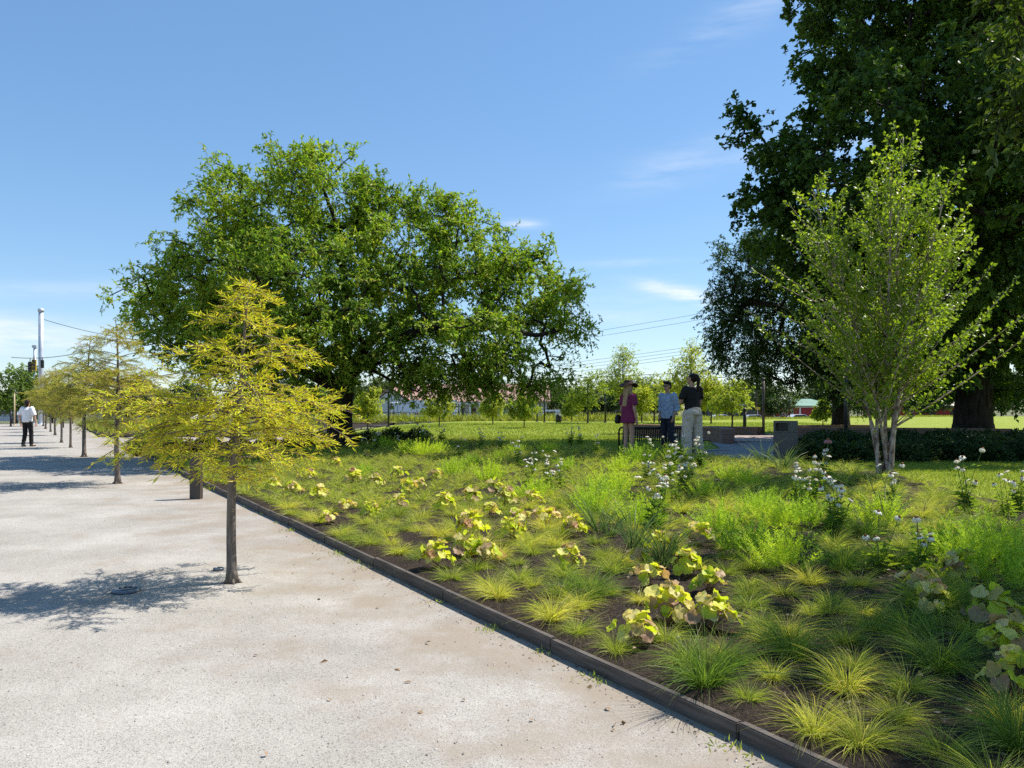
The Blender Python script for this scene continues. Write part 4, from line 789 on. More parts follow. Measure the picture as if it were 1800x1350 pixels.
# litter bin
x, y, z = ground(1381, 808); t = thing('litter_bin', 'square exposed-aggregate concrete litter bin beside the path', 'litter bin', (x, y, z), R(42)); w, h = .36, .80
g = Geo(); g.box(-w / 2, w / 2, -w / 2, w / 2, .02, h * .70); part('body', g, M['aggregate'], t)
g = Geo(); zb, zt = h * .705, h
for sx in (-1, 1):
    g.box(min(sx * w / 2, sx * (w / 2 - .045)), max(sx * w / 2, sx * (w / 2 - .045)), -w / 2 - .002, w / 2 + .002, zb, zt)
g.box(-w / 2 + .045, w / 2 - .045, -w / 2, w / 2, zt - .045, zt - .001); g.box(-w / 2 + .045, w / 2 - .045, w / 2 - .04, w / 2, zb, zt - .045); g.box(-w / 2 + .045, w / 2 - .045, -w / 2, w / 2, zb, zb + .03); part('hood', g, M['aggregate'], t)
g = Geo(); g.box(-w / 2 + .05, w / 2 - .05, -w / 2 + .05, w / 2 - .05, zb + .031, zt - .05); part('liner', g, M['black'], t)
g = Geo(); g.box(-w / 2 + .03, w / 2 - .03, -w / 2 + .03, w / 2 - .03, 0, .02); part('foot', g, M['black'], t)
# opening faces the camera's left; rotate so that the open -Y side looks there
t.rotation_euler.z = R(-44)
# bench
x, y = (1152 - 900) / F * 18.6, 18.6; t = thing('bench', 'black slatted steel park bench behind the three people', 'bench', (x, y, gz(x, y)), R(4)); Lb = 1.62
g = Geo()
for k in range(30):
    xx = -Lb / 2 + .06 + (Lb - .12) * k / 29; g.box(xx - .013, xx + .013, -.008, .006, .30, .60, Matrix.Translation((0, -.2, 0)) @ Matrix.Rotation(R(12), 4, 'X') @ Matrix.Translation((0, .0, 0)))
part('backrest', g, M['black'], t); g = Geo(); g.tube([(-Lb / 2, -.31, .60), (Lb / 2, -.31, .60)], .035, 10); part('top_rail', g, M['black'], t, True)
g = Geo()
for k in range(30):
    xx = -Lb / 2 + .06 + (Lb - .12) * k / 29; g.box(xx - .013, xx + .013, -.25, .22, .37, .382)
part('seat', g, M['black'], t)
for sx in (-1, 1):
    xx = sx * Lb / 2; g = Geo(); f = np.linspace(0, np.pi, 9); g.tube([(xx, -.31, .60), (xx, -.15, .62), (xx, .15, .58), (xx, .24, .5), (xx, .24, 0)], .022, 8); part('armrest', g, M['black'], t, True); g = Geo(); g.tube([(xx, -.31, .60), (xx, -.24, .36), (xx, -.28, 0)], .022, 8); part('leg', g, M['black'], t, True)
# low brick walls
def wall(label, P, h, th=.36):
    P = np.array(P, float); T = np.gradient(P, axis=0); T /= np.linalg.norm(T, axis=1, keepdims=True); Nn = np.stack([-T[:, 1], T[:, 0]], 1); o = P[0]; z0 = gz(*o)
    t = thing('brick_wall', label, 'wall', (o[0], o[1], z0), 0, 'low curved brick seat walls')
    def strip(g, hw, a, b):
        k = len(P); A = P - o + Nn * hw; B = P - o - Nn * hw; V = np.concatenate([np.column_stack([A, np.full(k, a)]), np.column_stack([A, np.full(k, b)]), np.column_stack([B, np.full(k, b)]), np.column_stack([B, np.full(k, a)])]); i = np.arange(k - 1)
        q = [np.stack([j * k + i, j * k + i + 1, ((j + 1) % 4) * k + i + 1, ((j + 1) % 4) * k + i], 1) for j in range(4)]; g.add(V, *q, np.array([[0, k, 2 * k, 3 * k], [k - 1, 4 * k - 1, 3 * k - 1, 2 * k - 1]]))
    g = Geo(); strip(g, th / 2, -.1, h - .075); part('wall', g, M['brick'], t); g = Geo(); strip(g, th / 2 + .02, h - .075, h)
    part('coping', g, M['coping'], t)
M['coping'] = brickmat('coping_brick', (.20, .10, .07), (.27, .14, .10), (.13, .105, .09), 7.5)
def arc(a, b, sag, n=18):
    f = np.linspace(0, 1, n)[:, None]; a = np.array(a); b = np.array(b); d = b - a; nn = np.array([-d[1], d[0]]) / np.linalg.norm(d); return a * (1 - f) + b * f + nn * sag * 4 * f * (1 - f)
wall('low curved brick wall behind the bench, its end facing the brick paving', arc((6.3, 23.2), (4.6, 29.6), -.9), .44)
wall('farther low brick wall on the far side of the brick paving', arc((9.45, 30.4), (5.7, 32.0), -.5), .32)
wall('long low brick wall behind the litter bin and dark hedge', arc((9.0, 25.6), (15.2, 24.2), .5), .42)
wall('short low brick wall on the lawn behind the litter bin', arc((10.6, 29.6), (13.6, 30.2), .3), .40)
# lamp posts and posts
def pole(name, label, cat, px, ytop, ybase, wpx, mat, Y=None, head=None, zb=None, group=None):
    Y = Y or (HC - .46) * F / (ybase - YH); x = (px - 900) / F * Y; z0 = gz(x, Y) if zb is None else zb; h = HC + (YH - ytop) / F * Y - z0; r = wpx / F * Y / 2
    t = thing(name, label, cat, (x, Y, z0), 0, group); g = Geo(); g.tube([(0, 0, -.1), (0, 0, h * .5), (0, 0, h)], [r, r * .95, r * .85], 12); part('pole', g, mat, t, True)
    g = Geo(); g.lathe([(r * 2, 0), (r * 2, .03), (r * 1.3, .06), (r * 1.2, .1)], 14); part('base', g, mat, t)
    if head == 'disc':
        g = Geo(); g.lathe([(.02, h - .06), (r * 3, h - .02), (r * 5.5, h), (r * 5.2, h + .05), (.02, h + .09)], 18); part('lamp_head', g, mat, t, True)
    elif head == 'cap':
        g = Geo(); g.lathe([(r * 1.1, h), (r * 1.1, h + r), (.01, h + r * 1.6)], 12); part('cap', g, mat, t, True)
    return t
GL = 'dark lamp posts on the lawn'
pole('lamp_post', 'dark lamp post with a flat disc head on the lawn left of the hat', 'lamp post', 1064, 684, 743, 3.2, M['steel_dark'], head='disc', group=GL)
pole('lamp_post', 'dark slim lamp post in front of the white trailer', 'lamp post', 683, 690, 744, 3.6, M['steel_dark'], head='disc', group=GL)
pole('lamp_post', 'dark slim lamp post left of the two posts under the crown tips', 'lamp post', 944, 676, 741, 2.6, M['steel_dark'], head='disc', group=GL)
pole('lamp_post', 'dark post nearest the domed bin under the crown tips', 'lamp post', 957, 684, 742, 2.6, M['steel_dark'], head='disc', group=GL)
pole('lamp_post', 'tall brown post rising at the end of the farther brick wall', 'lamp post', 1342, 668, 766, 5, M['bollard'], Y=30.2, group=GL, head='cap')
pole('lamp_post', 'dark tall lamp post beside the birch in the hedge', 'lamp post', 1487, 640, 775, 7, M['steel_dark'], Y=21.5, group=GL, head='cap')
pole('post', 'short thick square-topped dark post just behind the farther brick wall', 'post', 1309, 722, 755, 6.5, M['steel_dark'], Y=36, head='cap')
pole('lamp_post', 'thin dark lamp post in front of the red building', 'lamp post', 1388, 700, 732, 1.8, M['steel_dark'], Y=86, head='disc', group=GL)
# domed bin and picnic tables far off
x, Y = (982 - 900) / F * 56, 56; t = thing('domed_bin', 'black domed litter bin at the far side of the lawn', 'litter bin', (x, Y, .44)); g = Geo(); g.lathe([(.2, 0), (.21, .1), (.21, .42), (.19, .5), (.12, .57), (.01, .6)], 16); part('body', g, M['black'], t, True); g = Geo(); g.lathe([(.225, .40), (.225, .43)], 16); part('band', g, M['steel_dark'], t)
# iron fence
def fence(label, A, B, z0, h, n_post):
    A = np.array(A, float); B = np.array(B, float); t = thing('iron_fence', label, 'fence', (*A, z0)); d = B - A; L = np.linalg.norm(d); u = d / L; g = Geo()
    for zz in (h - .08, .15): g.tube([(0, 0, zz), (*d, zz)], .022, 4)
    k = int(L / .16)
    for i in range(k): p = u * L * i / k; g.tube([(p[0], p[1], .05), (p[0], p[1], h)], .010, 3, cap=False)
    part('pickets', g, M['black'], t)
    for i in range(n_post): p = u * L * i / (n_post - 1); g = Geo(); g.tube([(p[0], p[1], -.4), (p[0], p[1], h + .08)], .045, 6); part('post', g, M['black'], t)
fence('black iron picket fence in front of the white trailer and house', (-18, 66), (9, 68.5), .0, 1.15, 11)
fence('black iron fence at the left edge beside the walking man', (-52, 70), (-40, 72.5), -.2, 1.0, 6)
# steel pole, signals, wires on the left
pl = pole('utility_pole', 'tall pale steel pole by the street behind the far cypresses', 'pole', 72, 548, 745, 9, M['galv'], Y=70, zb=-.02, head='cap')
p2 = pole('signal_mast', 'thinner pale mast behind the traffic signal', 'pole', 61, 609, 745, 5, M['galv'], Y=78, zb=-.1); g = Geo(); g.bbox(0, 0, 7.55, .42, .3, .28, .03); part('camera_box', g, M['galv'], p2)
def signal(px, py, lb, s_=1, mat='yellow'):
    p = at(px, py, 69); t = thing('traffic_signal', lb, 'traffic light', p, R(20), 'traffic signals hung by the pale pole'); g = Geo(); g.bbox(0, 0, 0, .34 * s_, .22, 1.0 * s_, .03); part('housing', g, M[mat], t)
    for k, c in enumerate((.32, 0, -.32)):
        g = Geo(); g.tube([(-.0, -.112, c * s_), (0, -.122, c * s_)], .12 * s_, 12); part('lens', g, M['glass'], t); g = Geo(); g.tube([(0, -.11, c * s_ + .05), (0, -.26, c * s_ + .05)], .13 * s_, 8, cap=False); part('visor', g, M['black'], t)
    g = Geo(); g.tube([(0, 0, .5 * s_), (0, 0, .85 * s_)], .03, 6); part('hanger', g, M['black'], t)
signal(60, 642, 'yellow traffic signal hanging left of the pale pole'); signal(53, 645, 'black-fronted traffic signal left of the yellow one', .9, 'black'); signal(74.5, 640, 'dark traffic signal on the right of the pale pole', .7, 'black')
def wire(label, pts_, r, name='overhead_wire'):
    o = obj(name, Geo().tube(np.array(pts_) - np.array(pts_[0]), r, 4).mesh(name, M['wire'])); o.location = pts_[0]; tagit(o, label, 'wire', 'overhead wires')
def sagline(a, b, sag, n=16):
    f = np.linspace(0, 1, n)[:, None]; return a * (1 - f) + b * f - np.array([0, 0, 1]) * sag * 4 * f * (1 - f)
wire('span wire carrying the traffic signals past the pale pole', sagline(at(20, 628, 69.6), at(130, 622, 69.6), .2), .025)
wire('thin wire running right from the top of the pale pole', sagline(at(72, 560, 70), at(300, 600, 90), .5), .025)
up1 = pole('utility_pole', 'grey utility pole behind the white trailer', 'pole', 690, 560, 745, 3.6, M['galv'], Y=140, zb=-1); up2 = pole('utility_pole', 'utility pole hidden among the boughs over the red building', 'pole', 1330, 520, 745, 4, M['bark_young'], Y=120, zb=-1); up3 = pole('utility_pole', 'white pole right of the grey building', 'pole', 1326, 690, 745, 2.6, M['white'], Y=130, zb=-1)
for i, (ya, yb, nm) in enumerate(((606, 545, 'topmost overhead wire crossing the sky gap'), (614, 556, 'second overhead wire from the top in the sky gap'), (645, 604, 'third overhead wire in the sky gap'), (650, 610, 'fourth overhead wire in the sky gap'), (655, 616, 'fifth overhead wire in the sky gap'), (660, 622, 'sixth overhead wire in the sky gap'))):
    wire(nm, sagline(at(690, ya + 24, 140), at(1330, yb - 12, 120), .6), .022)
wire('thick low cable just above the far treetops', sagline(at(690, 675, 140), at(1330, 648, 120), .3), .045); wire('lowest thick cable above the far treetops', sagline(at(690, 684, 140), at(1330, 660, 120), .3), .05)
t = pole('marker_post', 'tan marker post on a pale base behind the iron fence at left', 'post', 25.5, 692, 745, 2.2, M['tan'], Y=66, zb=0, head='cap')
pole('post', 'black fence post left of the walking man', 'post', 19, 722, 748, 3, M['black'], Y=62, zb=0, head='cap')

# ------------------------------------------------------------------ buildings and vehicles beyond the park
def quad(g, *p, m=0): g.add(np.array(p, float), [list(range(len(p)))], m=m)
t = thing('white_house', 'long pale house with terracotta tiled roof, gable end and columned porch', 'building', (-22, 125, -1)); W, Dp, H1, H2 = 27.5, 9, 3.6, 6.0
g = Geo(); g.box(0, W, 0, Dp, 0, H1); quad(g, (0, 0, H1), (0, Dp, H1), (0, Dp / 2, H2)); quad(g, (W, 0, H1), (W, Dp / 2, H2), (W, Dp, H1)); part('wall', g, M['offwhite'], t)
g = Geo(); th = .18
for a in (-1, 1):
    y0 = -.7 if a < 0 else Dp + .7; z0 = H1 - .35; yr = Dp / 2; V = [(-.5, y0, z0), (W + .5, y0, z0), (W + .5, yr, H2 + .1), (-.5, yr, H2 + .1)]; V2 = [(x_, y_, z_ + th) for x_, y_, z_ in V]; g.add(V + V2, [[0, 1, 2, 3], [4, 5, 6, 7], [0, 1, 5, 4], [1, 2, 6, 5], [2, 3, 7, 6], [3, 0, 4, 7]])
part('roof', g, M['redroof'], t)
g = Geo(); quad(g, (0.5, -2.2, 3.1), (3.4, -2.2, 5.2), (6.3, -2.2, 3.1)); g.box(.6, 6.2, -2.2, 0, 0, 3.1); part('gable', g, M['offwhite'], t); g = Geo()
for (xa, za, xb, zb_) in ((-.1, 2.85, 3.4, 5.35), (3.4, 5.35, 6.9, 2.85)): g.add([(xa, -2.5, za), (xb, -2.5, zb_), (xb, 3.5, zb_), (xa, 3.5, za), (xa, -2.5, za + .25), (xb, -2.5, zb_ + .25), (xb, 3.5, zb_ + .25), (xa, 3.5, za + .25)], [[0, 1, 2, 3], [4, 5, 6, 7], [0, 1, 5, 4], [1, 2, 6, 5], [2, 3, 7, 6], [3, 0, 4, 7]])
part('gable_roof', g, M['redroof'], t)
for k in range(6): g = Geo(); g.tube([(12.5 + 1.5 * k, -1.6, 0), (12.5 + 1.5 * k, -1.6, 2.9)], .14, 8); part('column', g, M['white'], t)
g = Geo(); g.box(12, 20.6, -2, 0, 2.92, 3.2); part('porch_roof', g, M['white'], t)
for k, xx in enumerate((9, 11, 14.2, 17.4, 19.2, 22, 24.6)): g = Geo(); g.box(xx - .5, xx + .5, -.06, .02, .9, 2.5); f_ = part('window', g, M['white'], t); g = Geo(); g.box(xx - .42, xx + .42, -.08, -.062, .98, 2.42); part('pane', g, M['glass'], f_)
g = Geo(); g.box(15.3, 16.3, -.07, .02, 0, 2.3); part('door', g, M['brownroof'], t)
p = at(722, 682, 122); t2 = thing('round_sign', 'pink round ring sign above the white gable', 'sign', (p[0], p[1], -1)); g = Geo(); a = np.linspace(0, 2 * np.pi, 25); g.tube(np.stack([.62 * np.cos(a), 0 * a, p[2] + 1 + .55 * np.sin(a)], 1), .24, 8, cap=False); part('ring', g, M['pink'], t2, True); g = Geo(); g.tube([(0, 0, 0), (0, 0, p[2] + .4)], .07, 6); part('post', g, M['galv'], t2)
g = Geo(); g.tube([(0, .05, p[2] + 1), (0, .12, p[2] + 1)], .5, 16); part('disc', g, M['offwhite'], t2)
# trailer
def wheels(t, xs, yy, r):
    for xx in xs:
        g = Geo(); g.tube([(xx, yy, r), (xx, yy + .24, r)], r, 16); w_ = part('wheel', g, M['rubber'], t); g = Geo(); g.tube([(xx, yy - .01, r), (xx, yy + .01, r)], r * .55, 12); part('rim', g, M['galv'], w_)
p = at(684, 704, 108); t = thing('box_truck', 'white box truck with maroon side stripes behind the iron fence', 'truck', (p[0], 108, -1), R(3)); g = Geo(); g.bbox(5.2, 1.2, 2.15, 8.0, 2.4, 2.6, .05); part('box_body', g, M['white'], t); g = Geo(); g.bbox(.55, 1.2, 1.9, 1.2, 2.3, 2.6, .15); g.bbox(-.2, 1.2, 1.2, .5, 2.2, 1.2, .1); part('cab', g, M['white'], t)
g = Geo(); g.bbox(.35, .03, 2.45, .7, .03, .5, .01); part('cab_window', g, M['glass'], t); g = Geo()
for xa, xb in ((1.5, 2.4), (2.75, 2.9), (3.2, 6.0), (6.2, 8.6)): g.box(xa, xb, -.012, .002, 1.45, 1.68)
g.box(.1, .9, .035, .052, 1.55, 1.70); part('stripe', g, M['stripe'], t); g = Geo(); g.box(1.6, 3.4, -.012, .002, 2.95, 3.02); g.box(4.4, 5.4, -.012, .002, 2.6, 2.7); part('lettering', g, M['greywall'], t); wheels(t, (.4, 6.6, 7.6), .0, .48)
# red building with the white script and bottle
t = thing('red_building', 'red-walled building with green hipped roof and white script on its wall', 'building', (45.6, 140, -1)); W = 11; zt = 2.62
g = Geo(); g.box(0, W, 0, 8, 0, zt); part('wall', g, M['redwall'], t); g = Geo(); g.add([(-.5, -.5, zt), (W + .5, -.5, zt), (W + .5, 8.5, zt), (-.5, 8.5, zt), (2.6, 4, zt + 1.35), (W - 2.6, 4, zt + 1.35), (-.5, -.5, zt + .12), (W + .5, -.5, zt + .12), (W + .5, 8.5, zt + .12), (-.5, 8.5, zt + .12)], [[6, 7, 5, 4], [8, 9, 4, 5], [0, 1, 7, 6], [1, 2, 8, 7], [2, 3, 9, 8], [3, 0, 6, 9], [0, 3, 2, 1]], [[7, 8, 5], [9, 6, 4]]); part('roof', g, M['greenroof'], t)
g = Geo(); g.box(-.02, W + .02, -.04, -.002, zt - .22, zt - .02); g.box(4.9, 5.15, -.05, -.002, 0, zt - .22); part('trim', g, M['white'], t)
g = Geo()
def stroke(P, r=.05):
    P = np.array(P, float); q = np.stack([P[:, 0], np.full(len(P), -.03), P[:, 1]], 1); g.tube(q, r, 5)
def arcp(cx, cy, rx, ry, a0, a1, n=12): a = np.linspace(R(a0), R(a1), n); return np.stack([cx + rx * np.cos(a), cy + ry * np.sin(a)], 1)
stroke(np.concatenate([arcp(.95, 1.45, .62, .78, 50, 300), [[1.7, 1.0]]]), .07); stroke(arcp(1.62, 1.25, .2, .3, 0, 360)); stroke(arcp(2.08, 1.25, .2, .3, 60, 300)); stroke(arcp(2.55, 1.25, .2, .3, 0, 360)); stroke([[2.76, 1.55], [2.76, 1.0], [2.95, .95]]); stroke([[.8, 2.1], [1.6, 2.25], [2.3, 2.0], [2.9, 2.15]], .06)
part('lettering', g, M['white'], t); g = Geo(); g.lathe([(.2, .9), (.22, 1.3), (.16, 1.5), (.2, 1.7), (.18, 1.85), (.07, 2.1), (.07, 2.3)], 12, (3.65, -.12, 0)); part('bottle_emblem', g, M['white'], t)
t = thing('grey_building', 'low grey flat-roofed building across the street behind the brick walls', 'building', (33, 135, -1)); g = Geo(); g.box(0, 8.2, 0, 7, 0, 2.7); part('wall', g, M['greywall'], t); g = Geo(); g.box(-.2, 8.4, -.2, 7.2, 2.71, 3.05); part('roof', g, M['offwhite'], t)
for xx in (1, 3.2, 5.4): g = Geo(); g.box(xx, xx + 1.3, -.04, .01, .9, 2.1); part('window', g, M['glass'], t)
t = thing('brown_roofed_house', 'house with brown roof and white trim partly hidden right of the yellow young tree', 'building', (10.6, 122, -1)); g = Geo(); g.box(0, 7.4, 0, 7, 0, 2.4); part('wall', g, M['carblue'], t)
g = Geo(); g.add([(-.4, -.5, 2.3), (7.8, -.5, 2.3), (7.8, 3.5, 4.1), (-.4, 3.5, 4.1), (7.8, 7.5, 2.3), (-.4, 7.5, 2.3)], [[0, 1, 2, 3], [3, 2, 4, 5], [0, 5, 4, 1]], [[1, 4, 2], [0, 3, 5]]); r_ = part('roof', g, M['brownroof'], t); g = Geo(); g.box(1.2, 2.6, 1.4, 2.8, 3.0, 4.9); part('chimney', g, M['pink'], r_)
for xx in (.8, 3, 5.2): g = Geo(); g.box(xx, xx + 1.1, -.05, .01, .8, 2.0); f_ = part('window', g, M['white'], t); g = Geo(); g.box(xx + .12, xx + .98, -.07, -.052, .9, 1.9); part('pane', g, M['glass'], f_)
g = Geo(); g.box(-.05, 7.45, -.06, -.002, 2.02, 2.2); part('trim', g, M['white'], t)
for k, (px, Y, w_, h_, lb, mt) in enumerate(((520, 128, 12, 3.2, 'pale building glimpsed behind the front cypress and trunk', 'offwhite'), (250, 118, 14, 2.9, 'pale building glimpsed through the row of cypresses', 'offwhite'), (1620, 150, 16, 2.4, 'low reddish building beyond the lawn by the maple trunk', 'redwall'))):
    t = thing('street_building', lb, 'building', ((px - 900) / F * Y - w_ / 2, Y, -1)); g = Geo(); g.box(0, w_, 0, 7, 0, h_); part('wall', g, M[mt], t); g = Geo(); g.box(-.3, w_ + .3, -.3, 7.3, h_ + .002, h_ + .35); part('roof', g, M['greywall'], t)
    for q in range(4): xx = w_ * (q + .5) / 4; g = Geo(); g.box(xx - .6, xx + .6, -.04, .01, .8, 2.0); part('window', g, M['glass'], t)
# cars
def car(px, Y, mat, lb, rz=0, z=-1, s_=1, van=False):
    t = thing('parked_car', lb, 'van' if van else 'car', ((px - 900) / F * Y, Y, z), rz, 'vehicles on the street beyond the park'); t.scale = (s_,) * 3
    prof = [(-2.1, .35), (-2.12, .75), (-1.9, .95), (-1.1, 1.02), (-.55, 1.45), (.9, 1.48), (1.55, 1.05), (2.05, .95), (2.15, .6), (2.1, .35)] if not van else [(-2.3, .4), (-2.35, 1.0), (-2.1, 1.15), (-1.6, 2.0), (2.3, 2.05), (2.35, .9), (2.3, .4)]
    def ext(pr, y0, y1, ins=.0):
        pr = np.array(pr); n = len(pr); g = Geo(); V = np.concatenate([np.column_stack([pr[:, 0], np.full(n, y0), pr[:, 1]]), np.column_stack([pr[:, 0], np.full(n, y1), pr[:, 1]])]); i = np.arange(n); j = (i + 1) % n; g.add(V, np.stack([i, j, n + j, n + i], 1), np.array([i, i[::-1] + n])); return g
    part('body', ext(prof, -.85, .85), M[mat], t); gl = [(-.95, 1.04), (-.5, 1.40), (.85, 1.42), (1.4, 1.06)] if not van else [(-1.85, 1.3), (-1.5, 1.85), (-.4, 1.85), (-.4, 1.3)]
    part('side_window', ext(gl, -.87, -.855), M['glass'], t); wheels(t, (-1.35, 1.35), -.88, .33)
    for xx in (-2.1,): g = Geo(); g.bbox(xx, -.6, .7, .06, .3, .14, .02); part('headlight', g, M['white'], t)
car(873, 100, 'carred', 'small red car parked in front of the columned porch', .15); car(980, 104, 'carwhite', 'white van left of the yellow young tree', .05, s_=1.05, van=True); car(1003, 98, 'carwhite', 'white car right beside the white van', .1); car(790, 104, 'carsilver', 'silver car at the tail of the white truck', 0); car(1262, 108, 'carwhite', 'white car left of the grey building', .1); car(1320, 106, 'carsilver', 'silver car in front of the grey building', .1); car(1400, 112, 'carwhite', 'white car in front of the red building', .1)
car(1052, 104, 'carblue', 'dark blue car in front of the brown-roofed house', .0); car(6, 84, 'carsilver', 'silver car at the left edge behind the iron fence', .2, z=-.3)
p = at(1332, 718, 118); t = thing('yellow_sign', 'yellow rectangular roadside sign beside the tall brown post', 'sign', (p[0], 118, -1)); g = Geo(); g.bbox(0, 0, p[2] + 1, .72, .08, .42, .02); part('panel', g, M['yellow'], t); g = Geo(); g.tube([(0, .06, 0), (0, .06, p[2] + 1.1)], .05, 6); part('post', g, M['galv'], t)

# ------------------------------------------------------------------ people
def hull_parts(segs):
    """closed tapered pieces between pairs of ellipsoids, joined for the voxel pass"""
    g = Geo()
    for a, ra, b, rb in segs:
        bm = bmesh.new()
        for c, r in ((a, ra), (b, rb)):
            r = (r,) * 3 if np.isscalar(r) else r
            bmesh.ops.create_icosphere(bm, subdivisions=2, radius=1, matrix=Matrix.Translation(c) @ Matrix.Diagonal((*r, 1)))
        o = bmesh.ops.convex_hull(bm, input=bm.verts); junk = [v for v in o['geom_interior'] if isinstance(v, bmesh.types.BMVert)]
        bmesh.ops.delete(bm, geom=junk, context='VERTS'); bmesh.ops.recalc_face_normals(bm, faces=bm.faces); g.bm(bm)
    return g
def skinned(name, segs, mat, parent, vox=.009, smooth=3, label=None):
    fold = .006 if name in ('shirt', 'dress', 'top', 'trousers') else 0
    me = hull_parts(segs).mesh(name, mat); o = bpy.data.objects.new(name, me); COL.objects.link(o)
    m = o.modifiers.new('r', 'REMESH'); m.mode = 'VOXEL'; m.voxel_size = vox; m.use_smooth_shade = True
    s_ = o.modifiers.new('s', 'SMOOTH'); s_.iterations = smooth; s_.factor = .5
    me2 = bpy.data.meshes.new_from_object(o.evaluated_get(bpy.context.evaluated_depsgraph_get())); bpy.data.objects.remove(o); me2.name = name
    if not me2.materials: me2.materials.append(mat)
    if fold:
        n = len(me2.vertices); co = np.zeros(n * 3, np.float32); no = np.zeros(n * 3, np.float32); me2.vertices.foreach_get('co', co); me2.vertices.foreach_get('normal', no); co = co.reshape(-1, 3); no = no.reshape(-1, 3)
        w_ = np.sin(co[:, 2] * 26 + co[:, 0] * 30 + 3 * np.sin(co[:, 1] * 22 + co[:, 2] * 9)) * .6 + np.sin(co[:, 2] * 55 - co[:, 0] * 48 + 2 * np.sin(co[:, 1] * 31)) * .4
        me2.vertices.foreach_set('co', (co + no * (fold * w_)[:, None]).astype(np.float32).ravel()); me2.update()
    return obj(name, me2, parent, label=label)
def chain(P, r): return [(P[i], r[i], P[i + 1], r[i + 1]) for i in range(len(P) - 1)]
def hand(w, d, up_, side, L=.17):
    """palm, four bent fingers of unequal length and a thumb off the side"""
    w = np.array(w, float); d = np.array(d, float); d /= np.linalg.norm(d); n = np.array(up_, float); n -= d * n.dot(d); n /= np.linalg.norm(n); s_ = np.cross(d, n) * side; out = []
    pe = w + d * .085
    for k in (-1, 0, 1): out += [(tuple(w + s_ * .012 * k), .015, tuple(pe + s_ * .024 * k), .012)]
    for k, ln in zip((-1.5, -.5, .5, 1.5), (.060, .074, .078, .070)):
        b0 = pe + s_ * .018 * k; b1 = b0 + (d * .9 - n * .25) * ln * .5; b2 = b1 + (d * .6 - n * .8) * ln * .45; out += [(tuple(b0), .0088, tuple(b1), .0082), (tuple(b1), .0082, tuple(b2), .0070)]
    t0 = w + d * .03 + s_ * .030; t1 = t0 + (d * .7 + s_ * .6 - n * .2) * .04; t2 = t1 + (d * .9 + s_ * .1 - n * .3) * .03; out += [(tuple(t0), .011, tuple(t1), .0095), (tuple(t1), .0095, tuple(t2), .008)]
    return out
def head_segs(c, yaw=0):
    c = np.array(c); cy, sy = math.cos(yaw), math.sin(yaw)
    def q(x, y, z): return (c[0] + x * cy - y * sy, c[1] + x * sy + y * cy, c[2] + z)
    return [(q(0, -.01, .035), (.074, .088, .080), q(0, .02, -.06), (.055, .062, .050)), (q(0, .035, -.07), (.045, .04, .03), q(0, .055, -.085), (.028, .022, .02)),
            (q(0, .088, .012), .009, q(0, .112, -.022), .013), (q(-.018, .090, -.055), .008, q(.018, .090, -.055), .008), (q(-.03, .082, .026), .010, q(.03, .082, .026), .010), (q(.076, -.01, .012), (.01, .02, .03), q(.072, -.005, -.015), (.008, .012, .02)), (q(-.076, -.01, .012), (.01, .02, .03), q(-.072, -.005, -.015), (.008, .012, .02))], q
def person(label, px, py, H, face, skin, arms, legs, group=None, loc=None, yaw=0):
    x, y, z = loc if loc else ground(px, py); t = thing('person', label, 'person', (x, y, z), math.atan2(-face[0], face[1]), group); k = H / 1.72; t.scale = (k,) * 3
    hs, q = head_segs((0, .025, 1.60), yaw)
    S = hs + [((0, .0, 1.40), .058, (0, .015, 1.53), .052), ((0, 0, 1.30), (.155, .085, .07), (0, 0, 1.40), (.11, .06, .04)), ((0, 0, .95), (.145, .095, .07), (0, 0, 1.30), (.155, .09, .08)), ((0, 0, .90), (.15, .10, .06), (0, 0, 1.05), (.13, .085, .06))]
    for s_, (sh, el, wr, hd, nn) in zip((-1, 1), arms): S += chain([sh, el, wr], [.050, .038, .027]) + hand(wr, hd, nn, s_) + [((sh[0] * .6, sh[1], sh[2]), .05, sh, .052)]
    for hp, kn, an, toe in legs: S += chain([hp, kn, an], [.082, .055, .038]) + [(an, .040, (toe[0], toe[1], toe[2]), .028), ((an[0], an[1] - .03, an[2] - .035), .032, toe, .026)]
    skinned('body', S, M[skin], t, .0085, 2)
    for sx in (-1, 1): g = Geo(); e = q(sx * .03, .088, .012); bm = bmesh.new(); bmesh.ops.create_icosphere(bm, subdivisions=1, radius=.008, matrix=Matrix.Translation(e)); g.bm(bm); part('eye', g, M['black'], t)
    return t, q
def shoes(t, legs, mat):
    for hp, kn, an, toe in legs: skinned('shoe', [((an[0], an[1] - .035, .045), (.042, .045, .045), (an[0], an[1] + .02, .05), (.042, .05, .045)), ((an[0], an[1] - .04, .025), (.042, .045, .025), (toe[0], toe[1] + .015, .028), (.043, .04, .027))], mat, t, .009, 2)
Lst = [((-.09, 0, .90), (-.10, .01, .49), (-.10, -.03, .08), (-.12, .13, .03)), ((.09, 0, .90), (.10, .02, .49), (.11, -.01, .08), (.13, .15, .03))]
GP = 'three people talking beside the bench'
